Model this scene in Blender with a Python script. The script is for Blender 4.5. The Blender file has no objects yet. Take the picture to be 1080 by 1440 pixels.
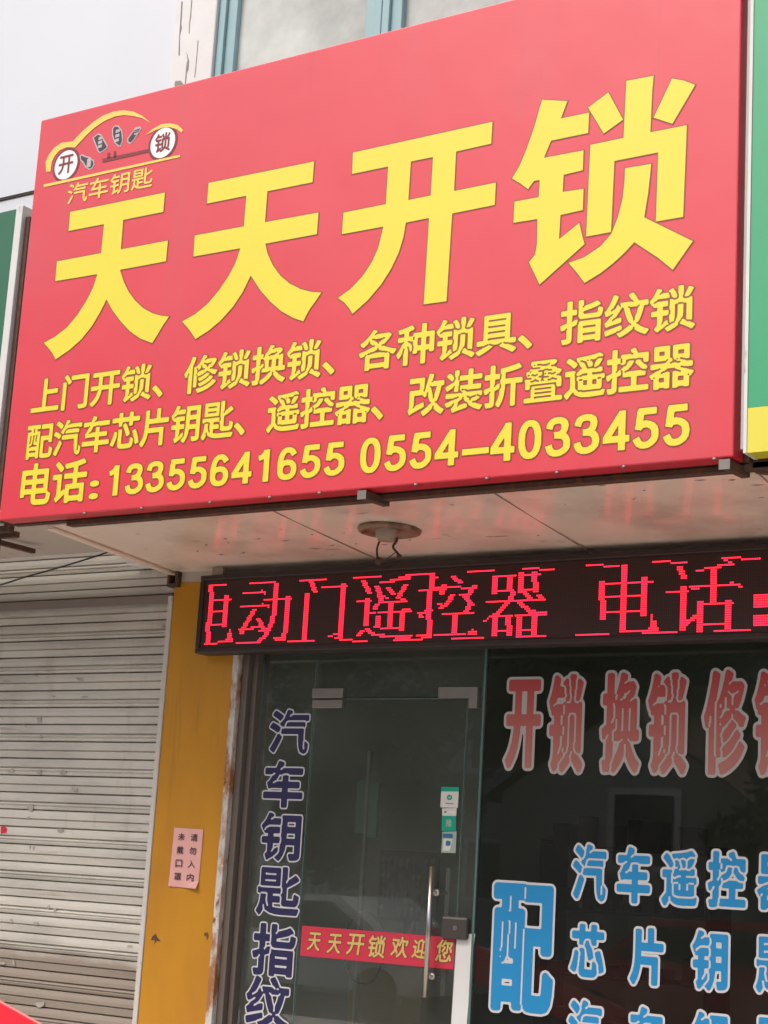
import bpy, bmesh, math, random
import numpy as np
from mathutils import Vector, Matrix
import mathutils.geometry as mgeo
random.seed(7)
PI = math.pi
S = bpy.context.scene
COL = S.collection

# ------------------------------------------------------------------ camera, sky, sun, exposure
F = 2452.57; YAW, PIT, ROL = 0.59095971, 0.20707779, 0.05988646
CAM = Vector((0.0, -7.1466, 1.6))
_fw = Vector((-math.sin(YAW)*math.cos(PIT), math.cos(YAW)*math.cos(PIT), math.sin(PIT)))
_r0 = Vector((math.cos(YAW), math.sin(YAW), 0)); _u0 = _r0.cross(_fw)
RIGHT = math.cos(ROL)*_r0 + math.sin(ROL)*_u0
UP = -math.sin(ROL)*_r0 + math.cos(ROL)*_u0
cam = bpy.data.cameras.new('camera'); camo = bpy.data.objects.new('camera', cam); COL.objects.link(camo)
cam.sensor_fit = 'VERTICAL'; cam.sensor_height = 36; cam.lens = F/1440*36
cam.clip_start = 0.05; cam.clip_end = 600
mw = Matrix((RIGHT, UP, -_fw)).transposed().to_4x4(); mw.translation = CAM
camo.matrix_world = mw
S.camera = camo

SUN_EL, SUN_AZ = math.radians(57), math.radians(202)      # azimuth the light comes from, clockwise from +Y
w = bpy.data.worlds.new('World'); S.world = w; w.use_nodes = True
nt = w.node_tree
sky = nt.nodes.new('ShaderNodeTexSky'); sky.sky_type = 'NISHITA'; sky.sun_disc = False
sky.sun_elevation = SUN_EL; sky.sun_rotation = SUN_AZ
sky.air_density = 1.0; sky.dust_density = 6.0; sky.ozone_density = 1.0
nt.links.new(sky.outputs[0], nt.nodes['Background'].inputs[0])
nt.nodes['Background'].inputs[1].default_value = 0.12
sl = bpy.data.lights.new('sun', 'SUN'); so = bpy.data.objects.new('sun', sl); COL.objects.link(so)
sl.energy = 1.35; sl.angle = math.radians(30); sl.color = (1.0, 0.975, 0.94)
sd = Vector((math.sin(SUN_AZ)*math.cos(SUN_EL), math.cos(SUN_AZ)*math.cos(SUN_EL), math.sin(SUN_EL)))
so.rotation_euler = sd.to_track_quat('Z', 'Y').to_euler()
S.view_settings.view_transform = 'Standard'; S.view_settings.look = 'None'
S.view_settings.gamma = 1; S.view_settings.exposure = 0.66
S.cycles.max_bounces = 8; S.cycles.transparent_max_bounces = 16

# measured photograph points turned into points on a real plane
def ray(px, py):
    return RIGHT*((px-540)/F) - UP*((py-720)/F) + _fw
def at(px, py, Y):
    d = ray(px, py); return CAM + d*((Y-CAM.y)/d.y)
def atz(px, py, Z):
    d = ray(px, py); return CAM + d*((Z-CAM.z)/d.z)

# ------------------------------------------------------------------ mesh helpers
class MB:
    def __init__(s): s.v = []; s.f = []; s.m = []
    def face(s, pts, mi=0):
        i = len(s.v); s.v += [tuple(p) for p in pts]; s.f.append(tuple(range(i, i+len(pts)))); s.m.append(mi); return s
    def box(s, x0, x1, y0, y1, z0, z1, mi=0):
        i = len(s.v)
        s.v += [(x, y, z) for z in (z0, z1) for y in (y0, y1) for x in (x0, x1)]
        for q in ((0,2,3,1),(4,5,7,6),(0,1,5,4),(2,6,7,3),(0,4,6,2),(1,3,7,5)):
            s.f.append(tuple(i+k for k in q)); s.m.append(mi)
        return s
    def prism(s, pts, y0, y1, mi=0, holes=()):
        """polygon in (x,z), extruded from y0 (front) to y1 (back)"""
        loops = [[Vector((p[0], p[1], 0)) for p in L] for L in (pts, *holes)]
        flat = [p for L in loops for p in L]
        tris = mgeo.tessellate_polygon(loops)
        i = len(s.v); n = len(flat)
        s.v += [(p.x, y0, p.y) for p in flat] + [(p.x, y1, p.y) for p in flat]
        for t in tris:
            a, b, c = (flat[k] for k in t)
            ccw = (b.x-a.x)*(c.y-a.y)-(b.y-a.y)*(c.x-a.x) > 0
            t = t if ccw else t[::-1]
            s.f.append(tuple(i+k for k in t)); s.m.append(mi)
            s.f.append(tuple(i+n+k for k in t[::-1])); s.m.append(mi)
        o = 0
        for L in loops:
            k = len(L)
            for j in range(k):
                a, b = o+j, o+(j+1) % k
                s.f.append((i+a, i+n+a, i+n+b, i+b)); s.m.append(mi)
            o += k
        return s
    def tube(s, pts, r, n=8, mi=0, cap=True):
        pts = [Vector(p) for p in pts]; rings = []
        rr = r if isinstance(r, (list, tuple)) else [r]*len(pts)
        for k, p in enumerate(pts):
            t = (pts[min(k+1, len(pts)-1)]-pts[max(k-1, 0)]).normalized()
            a = t.cross(Vector((0.123, 0.2, 1))).normalized(); b = t.cross(a)
            i = len(s.v); rings.append(i)
            s.v += [tuple(p + rr[k]*(math.cos(2*PI*j/n)*a + math.sin(2*PI*j/n)*b)) for j in range(n)]
        for a, b in zip(rings, rings[1:]):
            for j in range(n):
                s.f.append((a+j, a+(j+1) % n, b+(j+1) % n, b+j)); s.m.append(mi)
        if cap:
            s.f.append(tuple(rings[0]+j for j in range(n))[::-1]); s.m.append(mi)
            s.f.append(tuple(rings[-1]+j for j in range(n))); s.m.append(mi)
        return s
    def lathe(s, prof, c, n=24, mi=0):
        """profile of (radius, z) round a vertical axis through c"""
        c = Vector(c); rings = []
        for r, z in prof:
            i = len(s.v); rings.append(i)
            s.v += [(c.x+r*math.cos(2*PI*j/n), c.y+r*math.sin(2*PI*j/n), c.z+z) for j in range(n)]
        for a, b in zip(rings, rings[1:]):
            for j in range(n):
                s.f.append((a+j, a+(j+1) % n, b+(j+1) % n, b+j)); s.m.append(mi)
        return s
    def build(s, name, mats, parent=None, bevel=0, smooth=False):
        me = bpy.data.meshes.new(name); me.from_pydata(s.v, [], s.f)
        mats = mats if isinstance(mats, (list, tuple)) else [mats]
        for m in mats: me.materials.append(m)
        if len(mats) > 1: me.polygons.foreach_set('material_index', s.m)
        if smooth: me.polygons.foreach_set('use_smooth', [True]*len(s.f))
        me.update()
        o = bpy.data.objects.new(name, me); COL.objects.link(o)
        if bevel:
            b = o.modifiers.new('bevel', 'BEVEL'); b.width = bevel; b.segments = 2; b.limit_method = 'ANGLE'
        if parent:
            o.parent = parent
            o.matrix_parent_inverse = Matrix.Translation(parent.location).inverted()
        return o

def thing(name, label, cat, loc, group=None):
    o = bpy.data.objects.new(name, None); COL.objects.link(o); o.location = loc
    o.empty_display_size = 0.1
    o['label'] = label; o['category'] = cat
    if group: o['group'] = group
    return o
def tag(o, label, cat, group=None):
    o['label'] = label; o['category'] = cat
    if group: o['group'] = group
    return o
def struct(o): o['kind'] = 'structure'; return o

# ------------------------------------------------------------------ materials
def N(nt, t, **kw):
    n = nt.nodes.new(t)
    for k, v in kw.items():
        if k.startswith('i_'): n.inputs[k[2:].replace('_', ' ')].default_value = v
        else: setattr(n, k, v)
    return n
def mixc(nt, fac, a, b):
    m = nt.nodes.new('ShaderNodeMix'); m.data_type = 'RGBA'
    for sock, v in ((m.inputs[0], fac), (m.inputs[6], a), (m.inputs[7], b)):
        if hasattr(v, 'links') or hasattr(v, 'node'): nt.links.new(v, sock)
        else: sock.default_value = v if not isinstance(v, tuple) else (*v, 1)
    return m.outputs[2]
def ramp(nt, val, p0, p1):
    m = N(nt, 'ShaderNodeMapRange'); m.inputs[1].default_value = p0; m.inputs[2].default_value = p1
    nt.links.new(val, m.inputs[0]); return m.outputs[0]
def noise(nt, scale, detail=4, rough=.55, stretch=(1, 1, 1), seed=0):
    tc = N(nt, 'ShaderNodeNewGeometry'); mp = N(nt, 'ShaderNodeMapping')
    mp.inputs['Scale'].default_value = stretch; mp.inputs['Location'].default_value = (seed*3.1, seed*1.7, seed*2.3)
    nt.links.new(tc.outputs['Position'], mp.inputs[0])
    n = N(nt, 'ShaderNodeTexNoise'); n.inputs['Scale'].default_value = scale
    n.inputs['Detail'].default_value = detail; n.inputs['Roughness'].default_value = rough
    nt.links.new(mp.outputs[0], n.inputs['Vector']); return n.outputs['Fac']
def mat(name, col, rough=.6, var=0.12, scale=3, metal=0, dirt=None, bump=0, bscale=60, spec=.5, coat=0, coat_rough=.2, stretch=(1,1,1)):
    """dirt: list of (colour, noise scale, lo, hi, stretch, seed)"""
    m = bpy.data.materials.new(name); m.use_nodes = True; nt = m.node_tree
    b = nt.nodes['Principled BSDF']
    b.inputs['Roughness'].default_value = rough; b.inputs['Metallic'].default_value = metal
    b.inputs['Specular IOR Level'].default_value = spec
    b.inputs['Coat Weight'].default_value = coat; b.inputs['Coat Roughness'].default_value = coat_rough
    c = mixc(nt, noise(nt, scale, stretch=stretch), tuple(x*(1-var) for x in col), tuple(min(1, x*(1+var)) for x in col))
    for d in dirt or ():
        dc, sc, lo, hi, st, sd_ = d
        c = mixc(nt, ramp(nt, noise(nt, sc, 6, .62, st, sd_), lo, hi), c, dc)
    nt.links.new(c, b.inputs['Base Color'])
    if bump:
        bp = N(nt, 'ShaderNodeBump'); bp.inputs['Strength'].default_value = bump; bp.inputs['Distance'].default_value = .004
        nt.links.new(noise(nt, bscale, 3, .6), bp.inputs['Height']); nt.links.new(bp.outputs[0], b.inputs['Normal'])
    return m
def emit(name, col, strength):
    m = bpy.data.materials.new(name); m.use_nodes = True
    b = m.node_tree.nodes['Principled BSDF']; b.inputs['Base Color'].default_value = (*col, 1)
    b.inputs['Emission Color'].default_value = (*col, 1); b.inputs['Emission Strength'].default_value = strength
    return m
def glass(name, tint, ior=1.5, rough=0.0, wob=0.0, dust_sheen=0.0, dcol=(.42, .43, .38)):
    m = bpy.data.materials.new(name); m.use_nodes = True; nt = m.node_tree
    nt.nodes.remove(nt.nodes['Principled BSDF'])
    t = N(nt, 'ShaderNodeBsdfTransparent'); t.inputs[0].default_value = (*tint, 1)
    g = N(nt, 'ShaderNodeBsdfGlossy'); g.inputs['Roughness'].default_value = rough
    fr = N(nt, 'ShaderNodeFresnel'); fr.inputs[0].default_value = ior
    mx = N(nt, 'ShaderNodeMixShader')
    nt.links.new(fr.outputs[0], mx.inputs[0]); nt.links.new(t.outputs[0], mx.inputs[1]); nt.links.new(g.outputs[0], mx.inputs[2])
    if wob:
        bp = N(nt, 'ShaderNodeBump'); bp.inputs['Strength'].default_value = wob; bp.inputs['Distance'].default_value = .02
        nt.links.new(noise(nt, 1.2, 2), bp.inputs['Height']); nt.links.new(bp.outputs[0], g.inputs['Normal'])
    if dust_sheen:                                 # dusty film; on the upper panes it paints in the pale sky reflection
        df = N(nt, 'ShaderNodeBsdfDiffuse'); df.inputs[0].default_value = (*dcol, 1)
        m2 = N(nt, 'ShaderNodeMixShader'); k = N(nt, 'ShaderNodeMath', operation='MULTIPLY'); k.inputs[1].default_value = dust_sheen*2
        nt.links.new(noise(nt, 1.5, 5, .6), k.inputs[0]); nt.links.new(k.outputs[0], m2.inputs[0])
        nt.links.new(mx.outputs[0], m2.inputs[1]); nt.links.new(df.outputs[0], m2.inputs[2]); mx = m2
    nt.links.new(mx.outputs[0], nt.nodes['Material Output'].inputs[0]); return m

def zgrad(name, c0, c1, z0, z1, rough=.5):
    """printed colour gradient, from c0 at height z0 to c1 at z1"""
    m = bpy.data.materials.new(name); m.use_nodes = True; nt = m.node_tree; b = nt.nodes['Principled BSDF']
    g = N(nt, 'ShaderNodeNewGeometry'); sp = N(nt, 'ShaderNodeSeparateXYZ'); nt.links.new(g.outputs['Position'], sp.inputs[0])
    nt.links.new(mixc(nt, ramp(nt, sp.outputs['Z'], z0, z1), c0, c1), b.inputs['Base Color'])
    b.inputs['Roughness'].default_value = rough; return m

def banner(name, col, wrinkle=.12, coat=1.0):
    """printed vinyl banner cloth, satin"""
    m = mat(name, col, rough=.5, var=.05, scale=1.5, spec=.6, coat=coat, coat_rough=.30,
            dirt=[(tuple(x*.80+.03 for x in col), 2.2, .58, .85, (1, 1, .25), 3), (tuple(x*.85 for x in col), 14, .60, .80, (1, 1, .06), 6), (tuple(x*.9+.05 for x in col), 90, .66, .74, (1, 1, 1), 8)])
    nt = m.node_tree; b = nt.nodes['Principled BSDF']
    bp = N(nt, 'ShaderNodeBump'); bp.inputs['Strength'].default_value = wrinkle; bp.inputs['Distance'].default_value = .05
    nt.links.new(noise(nt, 2.0, 3, .5, (1, 1, .6)), bp.inputs['Height'])
    b.inputs['Coat IOR'].default_value = 1.9
    b2 = N(nt, 'ShaderNodeBump'); b2.inputs['Strength'].default_value = .12; b2.inputs['Distance'].default_value = .001
    nt.links.new(noise(nt, 260, 2), b2.inputs['Height']); nt.links.new(bp.outputs[0], b2.inputs['Normal'])
    nt.links.new(b2.outputs[0], b.inputs['Normal'])
    return m

M = {}
M['red'] = banner('red banner', (.60, .012, .030), wrinkle=.3, coat=.34)
M['yellow'] = mat('yellow print', (.70, .60, .016), .5, .05, 4, spec=.5, coat=.34, coat_rough=.30)
M['amber'] = mat('amber outline print', (.24, .035, .008), .5, .05, 6, spec=.5, coat=.34, coat_rough=.30)
M['pale_yellow'] = mat('pale yellow print', (.82, .55, .07), .5, .05, 4, spec=.5, coat=.34, coat_rough=.30)
M['white_print'] = mat('white print', (.8, .78, .78), .4, .03)
M['key_black'] = mat('dark key print', (.05, .035, .04), .35, .2, 40)
M['key_silver'] = mat('silver key print', (.45, .42, .43), .35, .2, 60)
M['key_brown'] = mat('brown key print', (.20, .025, .03), .4, .15, 30)
M['rust'] = mat('rusty steel', (.075, .040, .026), .8, .3, 14, dirt=[((.16, .055, .02), 22, .52, .7, (1,1,1), 1), ((.02,.015,.012), 9, .6,.75,(1,1,1),4)], bump=.5, bscale=90)
M['rust_pale'] = mat('rusty enamel', (.24, .145, .09), .6, .25, 12, dirt=[((.09,.035,.018), 14, .50, .66, (1,1,1), 3), ((.40,.30,.22), 9, .60, .7, (1,1,1), 6)], bump=.3)
M['soffit'] = mat('soffit sheet', (.80, .665, .55), .36, .10, 2.5, dirt=[((.16, .10, .075), 7, .66, .80, (1, 1, 1), 2), ((.10,.06,.045), 30, .70, .80, (.35, 1, 1), 5), ((.46,.34,.27), 1.3, .45, .75, (1,1,1), 7), ((.20,.13,.10), 16, .66, .76, (.25,1,1), 11)], spec=.5, coat=.35, coat_rough=.13)
M['dark_line'] = mat('dirty seam', (.32, .24, .185), .9, .4, 20)
M['wall_white'] = mat('white wall panel', (.645, .675, .715), .5, .04, 1.2, dirt=[((.52,.52,.50), 3, .6, .9, (1,1,.2), 2)])
M['wall_paint'] = mat('peeling white paint', (.70, .69, .68), .7, .08, 5, dirt=[((.50, .47, .44), 9, .68, .74, (1, 1, .13), 3)], bump=.5, bscale=25)
M['crack'] = mat('dark crack', (.27, .24, .22), .9, .3, 30)
M['teal'] = mat('teal window frame', (.29, .45, .47), .4, .08, 5)
M['pillar'] = mat('yellow painted pillar', (.49, .222, .008), .42, .10, 1.6, dirt=[((.40,.17,.012), 2.2, .55, .8, (1,1,.3), 2), ((.35,.16,.02), 60, .62, .8, (1,1,1), 9), ((.30,.14,.012), 5, .62, .78, (1.4,1,.12), 12), ((.16,.09,.02), 26, .70, .76, (1,1,1), 14)], bump=.12, bscale=120)
M['trim_rust'] = mat('chipped white steel with rust', (.55, .52, .47), .55, .1, 6, dirt=[((.30, .13, .05), 9, .44, .58, (1, 1, .45), 3), ((.13,.06,.03), 34, .60, .68, (1,1,.5), 6), ((.58,.53,.45), 50, .62,.68,(1,1,1),8)], bump=.35, bscale=70)
M['trim_white'] = mat('worn white steel', (.52, .50, .46), .5, .08, 6, dirt=[((.17, .10, .06), 17, .66, .72, (1, 1, .4), 1)], bump=.15, bscale=60)
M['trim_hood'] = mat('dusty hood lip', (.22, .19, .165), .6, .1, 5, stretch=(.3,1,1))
M['jamb'] = mat('dull aluminium jamb', (.15, .125, .105), .45, .15, 4, metal=.3, stretch=(1,1,.1))
M['frame_dark'] = mat('dark aluminium', (.08, .072, .065), .4, .1, 5, metal=.4)
M['steel'] = mat('brushed stainless steel', (.55, .52, .48), .28, .08, 30, metal=1)
M['steel_dull'] = mat('dull patch steel', (.24, .215, .19), .42, .1, 20, metal=.6)
M['led_body'] = mat('black display housing', (.028, .016, .014), .45, .2, 8, bump=.1)
M['green_sign'] = banner('green banner', (.004, .11, .045), coat=.12)
M['green_sign_pale'] = banner('sea green banner', (.008, .30, .12), coat=.3)
M['lemon'] = banner('lemon banner', (.66, .58, .02), coat=.4)
M['grey_edge'] = mat('grey edge trim', (.40, .37, .35), .5, .1, 6)
M['white_edge'] = mat('white edge trim', (.62, .62, .60), .5, .08, 6, dirt=[((.25,.22,.2), 12, .62,.72,(1,1,.3),2)])
M['paper_pink'] = mat('pink paper', (.66, .35, .32), .8, .04, 10, bump=.1, bscale=30)
M['ink'] = mat('black ink', (.05, .03, .03), .7, .1)
M['navy'] = mat('navy vinyl', (.018, .016, .075), .45, .06)
M['vinyl_white'] = mat('white vinyl', (.60, .60, .60), .45, .04)
M['blue'] = mat('sky blue vinyl', (.012, .24, .52), .42, .06)
M['vinyl_pale'] = mat('pale grey vinyl', (.42, .40, .37), .5, .04)
M['strip_red'] = mat('red banner strip', (.55, .03, .06), .45, .06, 6)
M['gold'] = mat('gold print', (.62, .45, .14), .4, .08)
M['sticker_white'] = mat('white sticker', (.62, .62, .58), .5, .04)
M['sticker_green'] = mat('green sticker', (.0, .32, .20), .45, .05)
M['sticker_pale'] = mat('pale green sticker', (.30, .40, .33), .5, .05)
M['sticker_blue'] = mat('blue sticker', (.03, .13, .25), .5, .05)
M['glass_edge'] = mat('green glass edge', (.10, .17, .155), .25, .1, 8)
M['glass'] = glass('door glass', (.88, .92, .88), 1.62, 0, .004, .085, (.41, .43, .38))
M['glass2'] = glass('shop window glass', (.78, .80, .77), 1.65, 0, .004, .016)
M['win_glass'] = glass('upper window glass', (.93, .96, .93), 1.9, .02, .012, .72, (.66, .70, .66))  # strong pale diffuse film puts the reflected sky into the pane colour
M['room'] = mat('room wall', (.50, .53, .46), .8, .1, 1)
M['room_floor'] = mat('room floor tile', (.18, .16, .14), .4, .15, 2)
M['wood'] = mat('tan board', (.34, .24, .12), .5, .12, 2, stretch=(1,1,.2))
M['dark_wood'] = mat('dark cabinet', (.06, .05, .045), .5, .2, 4)
M['pale_board'] = mat('pale board', (.68, .68, .66), .5, .05)
M['mint'] = mat('mint panel', (.14, .34, .24), .5, .1, 3)
M['black_rubber'] = mat('black cable', (.015, .015, .015), .5, .1)
M['grey_plastic'] = mat('grey plastic', (.16, .15, .145), .45, .1)
M['pavement'] = mat('concrete pavement', (.43, .40, .36), .85, .15, 1.2, bump=.3)
M['asphalt'] = mat('asphalt', (.06, .06, .06), .9, .2, 2, bump=.4)
M['bark'] = mat('bark', (.10, .07, .05), .9, .3, 12, bump=.8)
M['leaf'] = mat('leaves', (.04, .075, .022), .6, .45, 1.6)
M['red_canvas'] = mat('red canvas', (.52, .006, .02), .6, .06, 5, spec=.2)
M['red_hem'] = mat('pale red hem', (.60, .14, .13), .5, .06)
M['ceramic'] = mat('old lamp holder', (.30, .22, .17), .5, .15, 30)
M['brick_far'] = mat('grey house wall', (.50, .48, .43), .8, .1, 2)
M['far_glass'] = mat('dark house window', (.04, .05, .05), .15, .1)
M['fence_white'] = mat('white fence', (.72, .72, .70), .5, .05)
M['car_red'] = mat('red car paint', (.45, .02, .02), .25, .05, coat=.6)
M['car_white'] = mat('white car paint', (.72, .72, .72), .25, .03, coat=.6)
M['tyre'] = mat('tyre', (.02, .02, .02), .8, .1)
M['concrete_wall'] = mat('plaster wall', (.47, .41, .36), .8, .12, 3, dirt=[((.2,.14,.1), 8, .6,.75,(1,1,.4),2)])
M['orange'] = mat('orange soffit', (.42, .15, .04), .6, .15, 6, dirt=[((.14,.07,.03), 7, .55,.7,(1,1,1),4)])

def shutter_mat():
    m = mat('grey white shutter slats', (.56, .54, .475), .5, .08, 5, dirt=[
        ((.40, .38, .34), 2.4, .45, .75, (.5, 1, 2.5), 2),
        ((.30, .25, .20), 8, .60, .80, (.25, 1, 3), 5), ((.34, .29, .24), 3, .58, .82, (1.6, 1, .3), 15)], spec=.4)
    nt = m.node_tree; b = nt.nodes['Principled BSDF']
    prev = b.inputs['Base Color'].links[0].from_socket
    g = N(nt, 'ShaderNodeNewGeometry'); sp = N(nt, 'ShaderNodeSeparateXYZ'); nt.links.new(g.outputs['Position'], sp.inputs[0])
    a = N(nt, 'ShaderNodeMath', operation='MULTIPLY_ADD'); nt.links.new(noise(nt, 5, 5, .6, (.4, 1, 1), 4), a.inputs[0]); a.inputs[1].default_value = .25
    nt.links.new(sp.outputs['Z'], a.inputs[2])
    mud = ramp(nt, a.outputs[0], 1.27, 1.17)          # splashed mud on the lowest slats
    k = N(nt, 'ShaderNodeMath', operation='MULTIPLY'); nt.links.new(mud, k.inputs[0]); k.inputs[1].default_value = .75
    nt.links.new(mixc(nt, k.outputs[0], prev, (.20, .15, .11)), b.inputs['Base Color'])
    return m
M['shutter'] = shutter_mat()

def led_panel_mat():
    m = bpy.data.materials.new('unlit dot matrix'); m.use_nodes = True; nt = m.node_tree; b = nt.nodes['Principled BSDF']
    g = N(nt, 'ShaderNodeNewGeometry'); sp = N(nt, 'ShaderNodeSeparateXYZ'); nt.links.new(g.outputs['Position'], sp.inputs[0])
    def wave(out):
        a = N(nt, 'ShaderNodeMath', operation='MULTIPLY'); nt.links.new(out, a.inputs[0]); a.inputs[1].default_value = 2*PI*100
        s = N(nt, 'ShaderNodeMath', operation='SINE'); nt.links.new(a.outputs[0], s.inputs[0]); return s.outputs[0]
    p = N(nt, 'ShaderNodeMath', operation='ADD'); nt.links.new(wave(sp.outputs['X']), p.inputs[0]); nt.links.new(wave(sp.outputs['Z']), p.inputs[1])
    nt.links.new(mixc(nt, ramp(nt, p.outputs[0], -.2, 1.2), (.022, .008, .006), (.070, .020, .015)), b.inputs['Base Color'])
    b.inputs['Roughness'].default_value = .5
    return m
M['led_panel'] = led_panel_mat()
M['led_dot'] = emit('lit red diode', (1.0, .015, .042), 2.4)

for k_ in ('yellow', 'pale_yellow', 'amber'): M[k_].node_tree.nodes['Principled BSDF'].inputs['Coat IOR'].default_value = 1.9
# ------------------------------------------------------------------ lettering
_cache = {}
def glyph_edges(txt, off=0, res=4):
    """directed boundary edges of a string's ink, in font units: array (n,4)"""
    if (txt, off) not in _cache:
        c = bpy.data.curves.new('t', 'FONT'); c.body = txt; c.resolution_u = res; c.offset = off
        o = bpy.data.objects.new('t', c); COL.objects.link(o)
        bpy.context.view_layer.update()
        me = bpy.data.meshes.new_from_object(o.evaluated_get(bpy.context.evaluated_depsgraph_get()))
        vs = [(round(v.co.x, 5), round(v.co.y, 5)) for v in me.vertices]; ed = set()
        for p_ in me.polygons:
            t = [vs[k] for k in p_.vertices]
            if sum(t[i-1][0]*t[i][1]-t[i][0]*t[i-1][1] for i in range(len(t))) < 0: t = t[::-1]
            for i in range(len(t)): ed.add((t[i-1], t[i]))
        E_ = [(*p_, *q) for p_, q in ed if (q, p_) not in ed and p_ != q]
        bpy.data.objects.remove(o); bpy.data.curves.remove(c); bpy.data.meshes.remove(me)
        _cache[txt, off] = np.array(E_)
    return _cache[txt, off]
def smooth(pts, n=7):
    P = [Vector((*p_, 0)) for p_ in pts]; out = []
    for i in range(len(P)-1):
        a, b, c, d = P[max(i-1, 0)], P[i], P[i+1], P[min(i+2, len(P)-1)]
        for k in range(n):
            t = k/n; out.append(.5*((2*b)+(c-a)*t+(2*a-5*b+4*c-d)*t*t+(3*b-a-3*c+d)*t**3))
    return out+[P[-1]]
def ell(cx, cy, rx, ry, n=36):
    return [Vector((cx+rx*math.copysign(abs(math.cos(2*PI*k/n))**.86, math.cos(2*PI*k/n)), cy+ry*math.copysign(abs(math.sin(2*PI*k/n))**.86, math.sin(2*PI*k/n)), 0)) for k in range(n+1)]
T_ = .165                                    # stem of the bold sans numerals
DIGITS = {
 '0': [ell(.30, .5, .205, .425)],
 '1': [smooth([(.37, 0), (.37, 1)], 1), smooth([(.12, .755), (.24, .79), (.33, .90), (.36, .99)])],
 '3': [smooth([(.075, .715), (.13, .87), (.29, .925), (.445, .86), (.46, .70), (.38, .57), (.21, .535)]), smooth([(.21, .535), (.40, .52), (.51, .40), (.50, .19), (.32, .075), (.14, .12), (.07, .29)])],
 '4': [smooth([(.44, 0), (.44, 1)], 1), smooth([(.0, .285), (.62, .285)], 1), smooth([(.065, .31), (.415, .90)], 1)],
 '5': [smooth([(.12, .925), (.545, .925)], 1), smooth([(.185, .97), (.13, .47)], 1), smooth([(.125, .50), (.22, .59), (.36, .59), (.50, .47), (.50, .22), (.34, .08), (.17, .10), (.075, .26)])],
 '6': [ell(.305, .305, .205, .23), smooth([(.10, .31), (.095, .55), (.14, .78), (.25, .91), (.40, .90), (.51, .76)])]}
def digit_edges(txt):
    out = []
    for k, ch in enumerate(txt):
        for L_ in DIGITS[ch]:
            q = []
            for i, p_ in enumerate(L_):
                t = (L_[min(i+1, len(L_)-1)]-L_[max(i-1, 0)])
                if (L_[0]-L_[-1]).length < 1e-6 and i in (0, len(L_)-1): t = L_[1]-L_[-2]
                t.normalize(); q.append((p_, Vector((-t.y, t.x, 0))*T_/2))
            for (p0, n0), (p1, n1) in zip(q, q[1:]):
                R = [p0-n0, p1-n1, p1+n1, p0+n0]
                if sum(R[i-1].x*R[i].y-R[i].x*R[i-1].y for i in range(4)) < 0: R = R[::-1]
                for i in range(4): out.append((R[i-1].x+k*.70, R[i-1].y, R[i].x+k*.70, R[i].y))
    return np.array(out)
def bbox(E_):
    return E_[:, 0].min(), E_[:, 1].min(), E_[:, 0].max(), E_[:, 1].max()
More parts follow.
